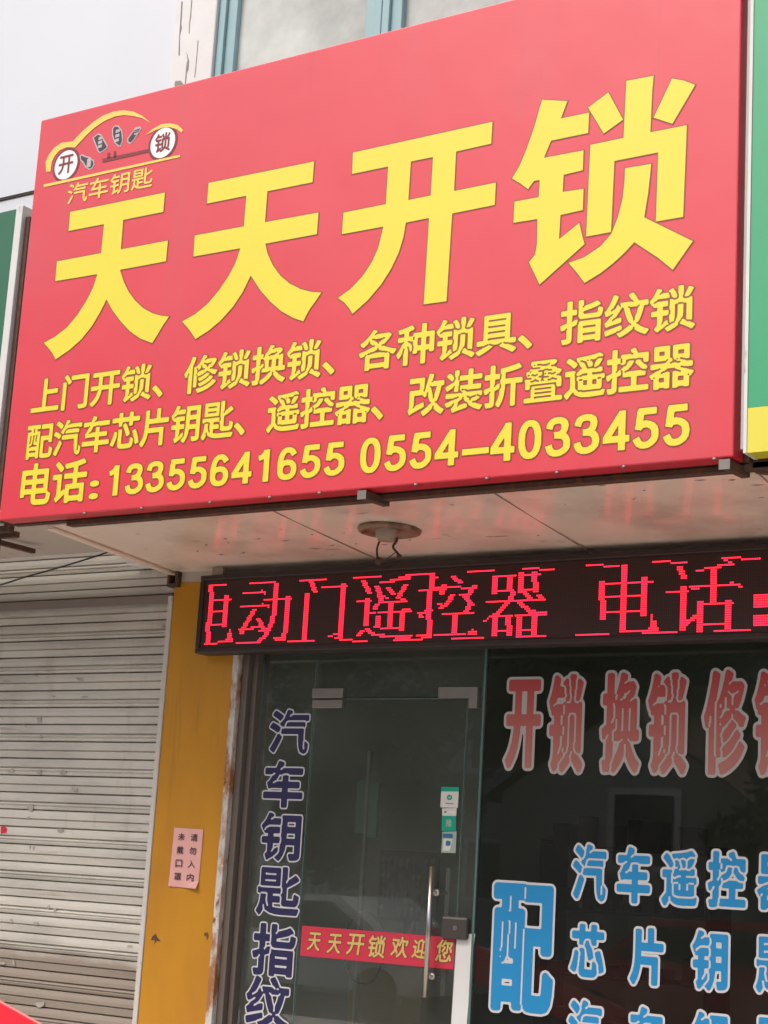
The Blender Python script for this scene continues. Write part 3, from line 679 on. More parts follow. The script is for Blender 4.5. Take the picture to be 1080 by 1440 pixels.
led_chars = [
 (k1, [(L,[(150,250),(338,245)]),(B,[(180,255),(170,420),(150,660)]),(B,[(135,670),(135,880)]),(L,[(180,412),(385,407)]),(L,[(175,542),(300,538)]),(L,[(160,687),(285,685)]),(B,[(345,375),(330,420),(315,710)]),(L,[(105,885),(400,872)]),(B,[(375,790),(372,860)]),(L,[(375,730),(375,790)]),(L,[(345,850),(400,850)])]),
 (k1, [(L,[(598,232),(870,220)]),(L,[(525,340),(760,332)]),(L,[(725,312),(750,345)]),(L,[(500,488),(790,478)]),(L,[(725,460),(800,495)]),(B,[(640,515),(600,590),(550,680),(510,770)]),(L,[(480,742),(620,735)]),(L,[(620,713),(745,708)]),(B,[(690,620),(750,730)]),(L,[(700,740),(810,740)]),(L,[(755,412),(1045,405)]),(B,[(880,235),(870,500),(830,660),(760,800),(700,862)]),(L,[(455,885),(705,880)]),(B,[(1005,390),(990,680),(955,840)]),(L,[(850,830),(970,830)]),(L,[(880,855),(965,855)])]),
 (k2, [(L,[(140,205),(425,193)]),(B,[(255,228),(300,330)]),(L,[(0,873),(275,865)]),(B,[(210,340),(180,860)]),(L,[(370,285),(650,272)]),(B,[(610,250),(585,600),(575,830)]),(L,[(445,800),(560,795)]),(L,[(520,835),(580,835)]),(L,[(570,858),(858,853)])]),
 (k3, [(L,[(95,180),(388,165)]),(B,[(210,220),(265,330)]),(L,[(135,440),(290,430)]),(B,[(255,415),(240,690)]),(B,[(200,745),(150,795)]),(B,[(255,720),(320,790)]),(L,[(330,800),(560,800)]),(L,[(390,824),(700,820)]),(L,[(580,797),(730,797)]),(L,[(545,850),(840,840)]),(L,[(390,232),(530,228)]),(L,[(500,203),(705,193)]),(L,[(600,178),(700,175)]),(B,[(355,275),(385,330),(400,420)]),(L,[(390,380),(465,405)]),(B,[(485,280),(530,350)]),(B,[(670,260),(580,390)]),(L,[(560,402),(650,415)]),(L,[(370,450),(670,437)]),(B,[(365,470),(335,515)]),(B,[(510,455),(490,710)]),(L,[(225,565),(335,563)]),(L,[(370,560),(540,553)]),(L,[(555,553),(720,548)]),(L,[(640,525),(710,510)]),(B,[(370,590),(365,715)]),(L,[(325,717),(380,715)]),(B,[(620,560),(615,735)]),(L,[(400,715),(610,710)])]),
 (k4, [(L,[(20,187),(320,172)]),(B,[(300,190),(270,500),(255,850)]),(L,[(325,195),(355,220)]),(L,[(160,360),(260,357)]),(L,[(135,835),(285,832)]),(L,[(195,857),(285,855)]),(L,[(150,585),(300,565)]),(L,[(155,610),(215,600)]),(L,[(165,632),(200,630)]),(B,[(535,195),(600,275)]),(L,[(320,332),(450,325)]),(L,[(320,352),(440,348)]),(B,[(435,300),(410,395)]),(L,[(455,322),(785,312)]),(B,[(755,300),(695,390)]),(L,[(695,380),(700,430)]),(L,[(590,407),(650,405)]),(B,[(645,420),(720,500)]),(B,[(520,400),(470,460),(390,545)]),(L,[(350,490),(400,487)]),(B,[(710,510),(660,570)]),(L,[(405,600),(735,585)]),(B,[(545,612),(535,820)]),(L,[(325,828),(660,820)]),(L,[(730,770),(730,800)]),(L,[(690,800),(780,795)]),(L,[(690,822),(780,820)]),(L,[(515,870),(845,860)])]),
 (k5, [(L,[(0,192),(262,183)]),(B,[(290,230),(280,430)]),(L,[(300,247),(380,245)]),(L,[(310,385),(470,380)]),(B,[(455,220),(445,400)]),(L,[(405,240),(500,238)]),(B,[(570,212),(570,400)]),(L,[(590,233),(770,225)]),(B,[(720,202),(715,395)]),(L,[(590,372),(690,370)]),(L,[(590,160),(928,150)]),(L,[(190,505),(830,485)]),(B,[(485,410),(460,480),(400,540),(300,640),(250,665)]),(L,[(250,665),(165,712)]),(B,[(610,412),(650,470)]),(B,[(765,448),(810,490)]),(B,[(560,520),(640,590),(720,630)]),(L,[(660,630),(840,620)]),(L,[(700,650),(840,645)]),(L,[(250,662),(465,655)]),(B,[(290,665),(285,880)]),(B,[(435,660),(430,875)]),(L,[(310,825),(410,825)]),(L,[(515,655),(780,645)]),(B,[(540,660),(535,885)]),(B,[(705,660),(700,880)]),(L,[(560,820),(690,815)]),(L,[(525,888),(820,880)])]),
 (k6, [(L,[(190,165),(545,152)]),(L,[(85,910),(430,903)]),(B,[(600,165),(590,880)]),(B,[(370,325),(365,745)]),(L,[(400,347),(905,325)]),(B,[(830,280),(820,690)]),(L,[(400,492),(790,480)]),(L,[(400,660),(790,650)]),(L,[(640,875),(960,860)]),(L,[(910,700),(910,760)]),(B,[(912,760),(912,860)]),(L,[(885,840),(955,840)]),(L,[(805,895),(1180,884)])]),
 (k7, [(L,[(50,135),(360,125)]),(B,[(290,168),(340,270)]),(L,[(180,393),(375,385)]),(B,[(325,350),(320,735)]),(B,[(335,690),(435,605)]),(L,[(680,105),(1000,90)]),(L,[(560,175),(775,160)]),(L,[(640,150),(775,150)]),(L,[(440,200),(600,190)]),(L,[(700,125),(750,125)]),(B,[(605,190),(600,490)]),(L,[(380,345),(820,330)]),(L,[(400,368),(455,365)]),(L,[(760,305),(840,350)]),(B,[(480,488),(480,740)]),(L,[(500,500),(770,490)]),(B,[(735,475),(722,740)]),(L,[(510,690),(700,685)]),(L,[(615,748),(915,742)])]),
 (k7, [(R_,[(960,435),(1120,520)]),(R_,[(960,605),(1120,690)])]),
]
def cell(px_, py_):
    t = at(px_, py_, LY); return (round((t.x-LX0)/PIT_), round((t.z-LZ0)/PIT_))
for cv, strokes in led_chars:
    on = set()
    for kind, pts in strokes:
        C_ = [cell(*cv(*p_)) for p_ in pts]
        if kind == R_:
            for i in range(C_[0][0], C_[1][0]+1):
                for j in range(C_[1][1], C_[0][1]+1): on.add((i, j))
            continue
        for (i0, j0), (i1, j1) in zip(C_, C_[1:]):
            n = max(abs(i1-i0), abs(j1-j0), 1)
            for k in range(n+1):
                i, j = round(i0+(i1-i0)*k/n), round(j0+(j1-j0)*k/n)
                on.add((i, j))
                if kind == B: on |= {(i-1, j), (i+1, j)}
    mb = MB(); r_ = .0038
    for i, j in on:
        x_, z_ = LX0+i*PIT_, LZ0+j*PIT_
        mb.face([(x_-r_, LY-.004, z_-r_*.75), (x_+r_, LY-.004, z_-r_*.75), (x_+r_, LY-.004, z_+r_*.75), (x_-r_, LY-.004, z_+r_*.75)])
    mb.build('lit_character', M['led_dot'], led)
MB().box(LX0+.06, LX0+.13, LY+.01, LY+.05, LZ1+.001, SOF_B-.005).build('hanger', M['ceramic'], led)

# ------------------------------------------------------------------ pillar, trims, notice
PZ1 = at(268, 819, 0).z
pil = thing('pillar', 'mustard yellow painted pillar between the shutter and the glass shop front', 'pillar', ((PX0+PX1)/2, .15, 0))
MB().box(PX0, PX1, 0, .35, 0, PZ1).build('shaft', M['pillar'], pil)
MB().box(PX0-.005, RX, .004, .20, max(PZ1, LZ0+.21)+.001, wz+.04).build('lintel', M['concrete_wall'], pil)
TX1 = at(321, 1150, 0).x
MB().box(PX1+.002, TX1, -.012, .06, 0, LZ0+.25).build('rusty_trim', M['trim_rust'], pil, bevel=.004)
b = MB()
for pts in ([(215,1316),(219,1313),(221,1318),(226,1324),(220,1323),(217,1328),(218,1322),(212,1322)],
            [(287,1312),(292,1311),(293.5,1316),(291,1322),(290.5,1317),(287.5,1316)]):
    b.prism(poly(pts, -.001), -.0015, .001)
b.build('paint_chip', M['rust'], pil)

NY = -.004
nx0 = at(241, 1205, NY).x; nx1 = at(282.5, 1205, NY).x; nz1 = at(266, 1164.5, NY).z; nz0 = at(258, 1247.5, NY).z
note = thing('paper_notice', 'small pink paper notice pasted on the yellow pillar', 'notice', ((nx0+nx1)/2, NY, nz0))
b = MB(); n_ = 8
for i in range(n_):
    for j in range(n_):
        def P_(i, j):
            u, v = i/n_, j/n_; lift = -.014*(.12-v)*8*(u-.3)**2*3 if v < .12 else 0
            return (nx0+(nx1-nx0)*u+.006*(v-.5), NY+lift-.0008*math.sin(u*9+v*5), nz0+(nz1-nz0)*v-.004*u)
        b.face([P_(i, j), P_(i+1, j), P_(i+1, j+1), P_(i, j+1)])
b.build('sheet', M['paper_pink'], note)
b = MB(); ww = nx1-nx0; hh = nz1-nz0
for col_, txt in ((.72, '请勿入内'), (.29, '未戴口罩')):
    for k, ch in enumerate(txt):
        cx_ = nx0+ww*(col_+.008*(1.5-k)); cz_ = nz1-hh*(.155+.225*k)
        put(b, ch, (cx_-ww*.115, cz_-hh*.063, cx_+ww*.115, cz_+hh*.063), NY-.004, .0005, n=34)
b.build('lettering', M['ink'], note)

# ------------------------------------------------------------------ roller shutter
GX0 = at(207, 1200, .0).x
sh = thing('roller_shutter', 'closed grey white roller shutter with dirt streaks left of the yellow pillar', 'shutter', (-8, SHY, 0))
b = MB(); z_ = .05; k = 0; top = 3.55
prof = []
while z_ < top:
    H_ = .0955
    def groove(t, d, hw): return [(SHY-.004, z_+t*H_-hw*1.6), (SHY-.004+d, z_+t*H_-hw*.3), (SHY-.004+d, z_+t*H_+hw*.3), (SHY-.006, z_+t*H_+hw*1.6)]
    prof += [(SHY+.024, z_), (SHY+.002, z_+.004)]
    if k % 2: prof += groove(.24, .006, .0035) + groove(.44, .012, .0035)
    else: prof += groove(.46, .010, .003)
    prof += [(SHY-.007, z_+.7*H_), (SHY-.003, z_+H_-.006), (SHY+.024, z_+H_-.0005)]
    z_ += H_; k += 1
for (ya, za), (yb, zb) in zip(prof, prof[1:]):
    b.face([(-14, ya, za), (GX0+.01, ya, za), (GX0+.01, yb, zb), (-14, yb, zb)])
b.build('slat_curtain', M['shutter'], sh)
MB().box(GX0, PX0-.002, -.008, .10, 0, at(247, 838, 0).z).build('guide_rail', M['trim_white'], sh, bevel=.004)
a = at(247, 826, 0); c = at(248, 799, 0)
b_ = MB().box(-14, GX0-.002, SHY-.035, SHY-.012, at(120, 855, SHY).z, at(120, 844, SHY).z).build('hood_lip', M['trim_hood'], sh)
b = MB(); xx = at(240.5, 812, 0).x; x2 = at(255, 812, 0).x
b.box(xx, xx+.014, -.03, .1, a.z, c.z+.02); b.box(x2-.018, x2, -.03, .1, a.z, c.z+.02); b.box(xx+.015, x2-.019, .02, .1, a.z, c.z+.02); b.box(xx+.015, x2-.019, -.03, .019, a.z-.0, a.z+.018)
b.build('guide_bracket', M['rust'], sh)
MB().box(-14, GX0+.05, .12, .16, 0, 3.6).build('backing', M['dark_wood'], sh)
b = MB()                                     # scraps of torn stickers left on the slats
for cx_, cy_, sx, sy, r_ in ((50,950,5,2.6,.2),(113,955,9,4,.1),(55,1012,4,5,.2),(105,1110,6,4,.5),(42,1136,6,8,.1),(85,1168,7,6,.4),(40,1150,3,2,0),(68,1275,3,4,.3),(77,1279,3,5,-.5),(16,1295,3,5,.2),(50,1298,7,4,.3),(56,1413,9,7,.1),(183,1331,5,3,.2),(19,1353,2,6,0),(4,1354,5,3,0),(120,980,6,2,.1),(75,979,6,1.5,-.3),(88,1086,8,5,.2),(55,1085,4,6,-.5),(16,1084,5,5,.6),(34,1020,3,2,0),(57,1036,2,4,0),(230,881,5,3,.2),(47,1193,1.3,5,0),(42,1191,1.3,5,0),(9,957,7,3,.3)):
    n_ = 7; P_ = []
    for j in range(n_):
        a_ = 2*PI*j/n_+r_; q_ = rr.uniform(.45, 1)
        P_.append((cx_+sx*math.cos(a_)*q_, cy_+sy*math.sin(a_)*q_))
    b.prism(poly(P_, SHY-.008), SHY-.008, SHY-.006)
b.build('sticker_scraps', mat('torn sticker scraps', (.36, .335, .295), .8, .5, 25), sh)
MB().prism(poly([(1,1163),(6,1161),(10,1166),(9,1171),(1,1172)], SHY-.009), SHY-.009, SHY-.007).build('red_sticker', M['strip_red'], sh)
p0, p1, p2 = at(-40, 828, -.02), at(45, 806, -.02), at(150, 777, -.02)
wire = MB().tube(curve([p0+Vector((-.8, 0, .1)), p0, p1+Vector((0, 0, -.012)), p2, p2+Vector((.3, .02, .10))], 8), .005, 6).build('cable', M['black_rubber'])
tag(wire, 'thin black cable sagging across the top of the shutter', 'cable')

# ------------------------------------------------------------------ neighbours' signs
GSY = -1.05
gx1 = at(19, 430, GSY).x; gz1 = at(30, 292, GSY).z
gs = thing('neighbour_sign', 'dark green sign board with white edge, left of the red sign', 'sign', (-9, GSY, SZ0))
MB().box(-12, gx1-.05, GSY, GSY+.08, 3.25, gz1).build('face_panel', M['green_sign'], gs, bevel=.004)
MB().box(gx1-.049, gx1, GSY-.008, GSY+.10, 3.25, gz1+.01).build('edge_trim', M['white_edge'], gs, bevel=.004)
b = MB(); b.box(-12, gx1+.03, GSY+.101, GSY+.14, 3.22, gz1-.03); b.box(gx1+.002, gx1+.03, GSY+.02, GSY+.10, 3.26, gz1-.05)
b.build('steel_frame', M['rust'], gs)
b = MB()
for x_ in (-6.93,):
    b.box(x_, x_+.03, -1.0, -.3, 3.25, 3.275)
b.box(-6.61, -6.58, -.9, -.87, 3.12, 3.20); b.box(-8, -6.45, -.9, -.87, 3.201, 3.23)
b.build('bracket_frame', M['rust'], gs)
MB().box(-12, SXL_F-.1, -1.04, -.02, 3.3, 3.31).build('soffit_sheet', M['concrete_wall'], gs)

rx0 = at(1056, 300, SY).x; rz = at(1060, 573, SY).z; rz0 = at(1060, 636, SY).z
rs = thing('neighbour_sign', 'sea green sign board with yellow bottom band, right of the red sign', 'sign', (rx0+1.5, SY, rz0))
MB().box(rx0, 3, SY, SY+.1, rz+.001, SZ1+.1).build('face_panel', M['green_sign_pale'], rs)
MB().box(rx0, 3, SY-.0005, SY+.1, rz0, rz).build('bottom_band', M['lemon'], rs)
MB().box(rx0-.014, rx0-.001, SY-.004, SY+.11, rz0, SZ1+.1).build('edge_trim', M['white_edge'], rs)
MB().box(rx0-.02, 3, SY+.11, SY+.15, rz0-.03, rz0+.03).build('steel_frame', M['rust'], rs)
bar_obj('frame_bar', (rx0-.02, SY+.15, rz0-.02), (rx0+.55, SY+.62, rz0-.06), .04, .04, M['rust'], rs)
b = MB(); b.face([(rx0-.02, SY+.152, rz0+.0), (rx0+.75, -.7, rz0-.03), (3, -.7, rz0-.03), (3, SY+.152, rz0+.0)])
b.build('soffit_sheet', M['orange'], rs)

# ------------------------------------------------------------------ glass shop front
ZL = LZ0 + .2                                 # the glass runs up behind the display
jx0, jx1 = TX1+.002, at(352, 1180, GY).x
jm = thing('door_frame', 'dull brown aluminium frame of the glass shop front beside the rusty trim', 'frame', (jx0, GY, 0))
b = MB(); b.box(jx0, jx0+(jx1-jx0)*.55, .02, .16, 0, ZL); b.box(jx0+(jx1-jx0)*.55+.001, jx1, .055, .16, 0, ZL)
b.build('jamb', M['jamb'], jm, bevel=.004)
MB().box(jx1+.001, RX, .06, .16, LZ0+.12, ZL).build('head_rail', M['frame_dark'], jm)

dx0, dx1 = at(441, 1000, GY).x, at(656, 1000, GY).x
dz1 = at(560, 982, GY).z
wx0 = at(682, 1000, GY).x
# fixed side light with the navy column of characters
sidel = thing('side_light', 'narrow fixed glass panel with a navy and white column of characters', 'window', ((jx1+dx0)/2, GY, 0))
MB().box(jx1+.002, dx0-.004, GY, GY+.010, .02, LZ0+.11).build('pane', M['glass'], sidel)
MB().box(dx0-.004, dx0-.0005, GY, GY+.010, .02, LZ0+.11).build('pane_edge', M['glass_edge'], sidel)
VX = GY-.0025
_vn = [0]
def vinyl(parent, name, ch, B4, w_, e_, m, mo):
    _vn[0] += 1; VX = GY-.0025-.00015*(_vn[0] % 2)
    def make(a_, o_):
        put(a_, ch, B4, VX-.001, w_, n=84, gap=.009); put(o_, ch, B4, VX, w_, e_)
    return character(parent, name, make, m, mo)
for ch, bx in (('汽', (379.5, 998, 434.5, 1060)), ('车', (371, 1070, 426.5, 1136)), ('钥', (367, 1143, 423, 1211)), ('匙', (361.5, 1219, 421.5, 1288)), ('指', (355, 1299, 415.5, 1373)), ('纹', (346, 1373, 407, 1446)), ('锁', (340, 1450, 402, 1524))):
    vinyl(sidel, 'navy_character', ch, pxbox(*bx, VX), .0085, .0075, M['navy'], M['vinyl_white'])

# the door leaf
door = thing('glass_door', 'frameless glass door with steel pull handle and red welcome strip', 'door', ((dx0+dx1)/2, GY, 0))
MB().box(dx0+.002, dx1, GY, GY+.012, .02, dz1-.004).build('pane', M['glass'], door)
b = MB(); b.box(dx1+.0005, dx1+.004, GY, GY+.012, .02, dz1-.004); b.box(dx0+.002, dx1, GY, GY+.012, dz1-.0035, dz1)
b.build('pane_edge', M['glass_edge'], door)
h0 = pxbox(441, 984.5, 483, 996, GY)
MB().box(h0[0], h0[2], GY-.014, GY+.026, h0[1], h0[3]).build('hinge_patch', M['steel_dull'], door, bevel=.003)
# transom glass with the matching patches
trn = thing('transom', 'glass transom strip over the door with two dull steel corner patches', 'window', ((dx0+dx1)/2, GY, dz1))
MB().box(dx0+.002, wx0-.006, GY, GY+.010, dz1+.006, LZ0+.11).build('pane', M['glass'], trn)
MB().box(dx1+.006, wx0-.006, GY, GY+.010, .02, dz1+.004).build('side_strip', M['glass'], trn)
h0 = pxbox(441, 968, 484, 983, GY)
MB().box(h0[0], h0[2], GY-.014, GY+.026, dz1+.002, h0[3]).build('corner_patch', M['steel_dull'], trn, bevel=.003)
P_ = poly([(617,967),(672,966),(671,995.5),(659,995.5),(659,982),(617,981.5)], GY-.014)
MB().prism(P_, GY-.014, GY+.026).build('corner_patch', M['steel_dull'], trn, bevel=.002)

P_ = poly([(642.5,1314),(668,1313),(664,1345),(656,1445),(655,1460),(633,1460)], GY-.003)
wb = MB().prism(P_, GY-.003, GY-.0015).build('white_sheet', M['pale_board'])
tag(wb, 'plain white sheet stuck on the glass strip beside the door lock', 'sheet')
# pull handle: a bar on each side of the glass
hx = at(603, 1300, GY-.06).x; hz1 = at(607.5, 1218, GY-.06).z; hz0 = at(599, 1403, GY-.06).z
hd_ = MB(); hd_.tube([(hx, GY-.06, hz0), (hx, GY-.06, hz1)], .0125, 16)
hd_.build('pull_handle', M['steel'], door, smooth=True)
MB().tube([(hx, GY+.10, hz0+.005), (hx, GY+.10, hz1-.002)], .0125, 16).build('pull_handle', M['grey_edge'], door, smooth=True)
for fz in (.16, .80):
    z_ = hz0+(hz1-hz0)*fz
    MB().tube([(hx, GY-.06, z_), (hx, GY+.10, z_)], .008, 12).build('handle_standoff', M['steel'], door, smooth=True)
    MB().tube([(hx, GY-.012, z_), (hx, GY-.001, z_)], .017, 16).build('handle_washer', M['steel'], door, smooth=True)
# welcome strip
sx0, sx1 = at(424, 1323, GY).x, at(642, 1340, GY).x
szt = (at(425.5, 1301.5, GY).z+at(643, 1319, GY).z)/2; szb = (at(422, 1345.5, GY).z+at(641, 1362, GY).z)/2
strip = MB().box(sx0, dx1-.001, GY-.003, GY-.001, szb, szt).build('welcome_strip', M['strip_red'], door)
b, bo = MB(), MB()
for ch, c0, c1, t0, t1 in (('天',432,450,1311,1337),('天',460,479,1313,1341),('开',487,511,1313,1343),('锁',516,541,1315,1347),('欢',549,573,1317,1347),('迎',579,600,1320,1348),('您',612,635,1321,1353)):
    put(b, ch, pxbox(c0, t0, c1, t1, GY-.003), GY-.0048, .002, shear=.12, n=36); put(bo, ch, pxbox(c0, t0, c1, t1, GY-.003), GY-.0040, .002, .003, shear=.12, n=36)
b.build('strip_lettering', M['gold'], strip); bo.build('lettering_outline', M['key_brown'], strip)
# stickers on the door
st = zoomed(600, 1090, 12)
def sticker(pts, m, Y, parent, name='sticker'):
    return MB().prism(poly(pts, Y, st), Y, Y+.001).build(name, m, parent)
SKY_ = GY-.0022
s1 = sticker([(245,275),(540,278),(527,553),(230,545)], M['sticker_white'], SKY_, door)
sticker([(248,195),(545,203),(541,277),(245,274)], M['sticker_green'], SKY_-.0002, s1, 'sticker_band')
c = at(*st(385, 376), SKY_); sticker([(385+46*math.cos(k*PI/12), 376+46*math.sin(k*PI/12)) for k in range(24)], M['sticker_green'], SKY_-.0008, s1, 'sticker_mark')
sticker([(362,374),(370,366),(382,378),(402,355),(410,363),(383,394)], M['sticker_white'], SKY_-.0012, s1, 'sticker_tick')
sticker([(320,470),(450,474),(449,488),(319,485)], M['grey_plastic'], SKY_-.0008, s1, 'sticker_text')
s2 = sticker([(262,562),(505,556),(498,690),(262,685)], M['sticker_white'], SKY_, door)
sticker([(296,605),(330,605),(330,640),(296,640)], M['sticker_green'], SKY_-.0008, s2, 'sticker_mark')
sticker([(342,600),(470,605),(468,640),(341,636)], M['pale_board'], SKY_-.0008, s2, 'sticker_text')
s3 = sticker([(258,690),(497,694),(492,945),(250,940)], M['sticker_green'], SKY_, door)
b = MB(); q_ = st(375, 810); put(b, '推', pxbox(q_[0]-4.2, q_[1]-5.5, q_[0]+4.2, q_[1]+5.5, SKY_), SKY_-.0012, .001, n=20); b.build('sticker_character', M['sticker_pale'], s3)
s4 = sticker([(265,955),(505,950),(488,1318),(245,1308)], M['sticker_pale'], SKY_, door)
sticker([(272,985),(440,990),(438,1065),(270,1055)], M['sticker_blue'], SKY_-.0006, s4, 'sticker_band')
sticker([(285,1075),(435,1080),(385,1280),(268,1275)], M['sticker_white'], SKY_-.0006, s4, 'sticker_paper')
sticker([(325,1105),(400,1110),(405,1160),(385,1195),(320,1190)], M['sticker_blue'], SKY_-.001, s4, 'sticker_mark')
# lock box at the door edge
b = pxbox(624, 1289, 661, 1321, GY)
lk = MB().box(b[0], b[2], GY-.03, GY-.001, b[1], b[3]).build('lock_box', M['frame_dark'], door, bevel=.012)
MB().tube([((b[0]+b[2])/2+.01, GY-.034, (b[1]+b[3])/2), ((b[0]+b[2])/2+.01, GY-.029, (b[1]+b[3])/2)], .012, 16).build('keyhole', M['steel'], lk)

# right display window with red and blue lettering
sw = thing('shop_window', 'large dark shop window with faded red and bright blue lettering', 'window', (-2, GY, 0))
MB().box(wx0, RX, GY, GY+.010, .02, LZ0+.11).build('pane', M['glass2'], sw)
MB().box(wx0-.012, wx0-.0005, GY-.006, GY+.016, .02, LZ0+.11).build('pane_edge', M['glass_edge'], sw)
rz3 = zoomed(680, 920, 2.7); rz4 = zoomed(680, 1160, 2.7)
def zb(c0, t0, c1, t1, cv, pad):
    a_ = cv(c0+pad, t0+pad); b_ = cv(c1-pad, t1-pad); return pxbox(a_[0], a_[1], b_[0], b_[1], VX)
zt = at(880, 945, VX).z; zb_ = at(880, 1090, VX).z
fade = zgrad('red fading to pink vinyl', (.42, .17, .14), (.38, .03, .03), zb_, zt)
for ch, c0, t0, c1, t1 in (('开',75,85,228,445),('锁',235,65,392,460),('换',438,58,605,462),('锁',612,58,785,467),('修',825,48,1007,470),('锁',1017,50,1205,475)):
    vinyl(sw, 'red_character', ch, zb(c0, t0, c1, t1, rz3, 11), .0115, .013, fade, M['vinyl_pale'])
for ch, c0, t0, c1, t1 in (('汽',330,65,475,297),('车',498,75,642,307),('遥',668,88,820,318),('控',843,92,1005,325),('器',1030,104,1200,334),
                           ('芯',322,368,468,588),('片',548,382,692,618),('钥',783,393,937,638),('匙',1025,414,1195,650),
                           ('汽',312,657,458,890),('车',545,683,690,915),('钥',785,703,935,940),('匙',1025,722,1190,960)):
    vinyl(sw, 'blue_character', ch, zb(c0, t0, c1, t1, rz4, 9), .0085, .0105, M['blue'], M['vinyl_white'])
vinyl(sw, 'blue_character', '配', zb(20, 213, 278, 725, rz4, 10), .017, .011, M['blue'], M['vinyl_white'])

# ------------------------------------------------------------------ inside the shop
rm = MB()
X0, X1, Y0, Y1_, Z1 = PX1+.12, RX+.2, .17, 4.6, 3.1
rm.face([(X0, Y1_, 0), (X1, Y1_, 0), (X1, Y1_, Z1), (X0, Y1_, Z1)]); rm.face([(X0, Y0, 0), (X0, Y1_, 0), (X0, Y1_, Z1), (X0, Y0, Z1)])
rm.face([(X1, Y0, 0), (X1, Y0, Z1), (X1, Y1_, Z1), (X1, Y1_, 0)])
tag(rm.build('room_wall', M['room']), 'dim inner walls of the shop seen through the glass', 'wall')
struct(MB().face([(X0, Y0, .012), (X1, Y0, .012), (X1, Y1_, .012), (X0, Y1_, .012)]).build('floor', M['room_floor']))
struct(MB().face([(X0, Y0, Z1), (X0, Y1_, Z1), (X1, Y1_, Z1), (X1, Y0, Z1)]).build('ceiling', M['room']))
a = at(492, 1352, .9); c = at(596, 1352, .9)
cb = thing('tan_cabinet', 'tan wooden cabinet behind the glass door under the red strip', 'cabinet', (a.x, .9, 0))
MB().box(a.x, c.x, .9, 1.3, .06, a.z).build('body', M['wood'], cb, bevel=.005)
MB().box(a.x-.02, c.x+.02, .88, 1.32, a.z+.001, a.z+.03).build('top', M['wood'], cb)
MY_ = .7; a = at(503, 1096, MY_); c = at(533, 1096, MY_); e = at(515, 1172, MY_)
mp = thing('display_post', 'slim pale post with two mint green sheets hung on it inside the door', 'post', (a.x, MY_, .02))
MB().box(a.x, (a.x+c.x)/2-.01, MY_, MY_+.02, e.z, a.z).build('mint_sheet', M['mint'], mp); MB().box((a.x+c.x)/2+.01, c.x, MY_, MY_+.02, e.z-.02, a.z-.02).build('mint_sheet', M['mint'], mp)
MB().box((a.x+c.x)/2-.008, (a.x+c.x)/2+.008, MY_-.01, MY_+.02, .02, a.z+.15).build('post', M['grey_edge'], mp)
cc = at(512, 1333, GY+.05); n_ = 30
cable = MB().tube([(cc.x+.12*math.cos(2*PI*k/n_), GY+.05, cc.z+.17*math.sin(2*PI*k/n_)) for k in range(n_+1)], .005, 6, cap=False).build('cable_loop', M['black_rubber'])
tag(cable, 'loop of black cable hanging inside the door behind the red strip', 'cable')
def shelf(px0, px1, pyt, Y, label, seed, mats_):
    r2 = random.Random(seed); a = at(px0, pyt, Y); c = at(px1, pyt, Y)
    t = thing('display_shelf', label, 'shelf', (a.x, Y, 0), 'shelves inside the shop')
    b = MB(); b.box(a.x, a.x+.03, Y, Y+.35, .02, a.z); b.box(c.x-.03, c.x, Y, Y+.35, .02, a.z)
    b.build('side_panel', M['dark_wood'], t)
    for k in range(5):
        z_ = .25+(a.z-.3)*k/4
        MB().box(a.x+.031, c.x-.031, Y+.01, Y+.34, z_, z_+.02).build('shelf_board', M['dark_wood'], t)
        x_ = a.x+.06
        while x_ < c.x-.15:
            w_ = r2.uniform(.05, .14); h_ = r2.uniform(.06, .2)
            bx = MB().box(x_, x_+w_, Y+.06, Y+.22, z_+.021, z_+.021+h_).build('stock_box', M[mats_[r2.randrange(len(mats_))]])
            tag(bx, 'small stock box standing on the shelf inside the dark shop', 'box', 'stock boxes on the shop shelves')
            x_ += w_+r2.uniform(.02, .12)
shelf(548, 665, 1140, 2.6, 'dark stocked shelf unit seen through the glass door', 4, ('pale_board', 'wood', 'grey_plastic', 'sticker_blue', 'steel'))
shelf(760, 1000, 1180, 3.2, 'dark stocked shelf unit seen through the lettered shop window', 9, ('dark_wood', 'grey_plastic', 'key_black', 'frame_dark'))
a = at(536, 1195, 1.3); c = at(612, 1298, 1.3)
kb_ = thing('key_board', 'board of hanging key blanks on a stand behind the door glass', 'board', (a.x, 1.3, c.z))
MB().box(a.x, c.x, 1.3, 1.32, c.z, a.z).build('panel', M['dark_wood'], kb_)
MB().box((a.x+c.x)/2-.03, (a.x+c.x)/2+.03, 1.325, 1.36, .02, c.z+.1).build('stand', M['frame_dark'], kb_)
r2 = random.Random(5)
for j in range(4):
    z_ = a.z-.05-j*(a.z-c.z)/4.3
    for k in range(9):
        if r2.random() < .25: continue
        x_ = a.x+.03+k*(c.x-a.x-.06)/8
        b = MB(); n_ = 10
        b.prism([(x_+.013*math.cos(2*PI*q/n_), z_+.013*math.sin(2*PI*q/n_)) for q in range(n_)], 1.286, 1.29)
        b.box(x_-.004, x_+.004, 1.2865, 1.2895, z_-.05, z_-.012); b.build('key_blank', M['steel'], kb_)
ct = thing('counter', 'dark shop counter with a steel trimmed glass top inside', 'counter', (-2.4, 1.6, 0))
MB().box(-3.4, -1.2, 1.6, 2.1, .02, .85).build('body', M['dark_wood'], ct, bevel=.01)
MB().box(-3.43, -1.17, 1.57, 2.13, .851, .89).build('top', M['steel_dull'], ct)

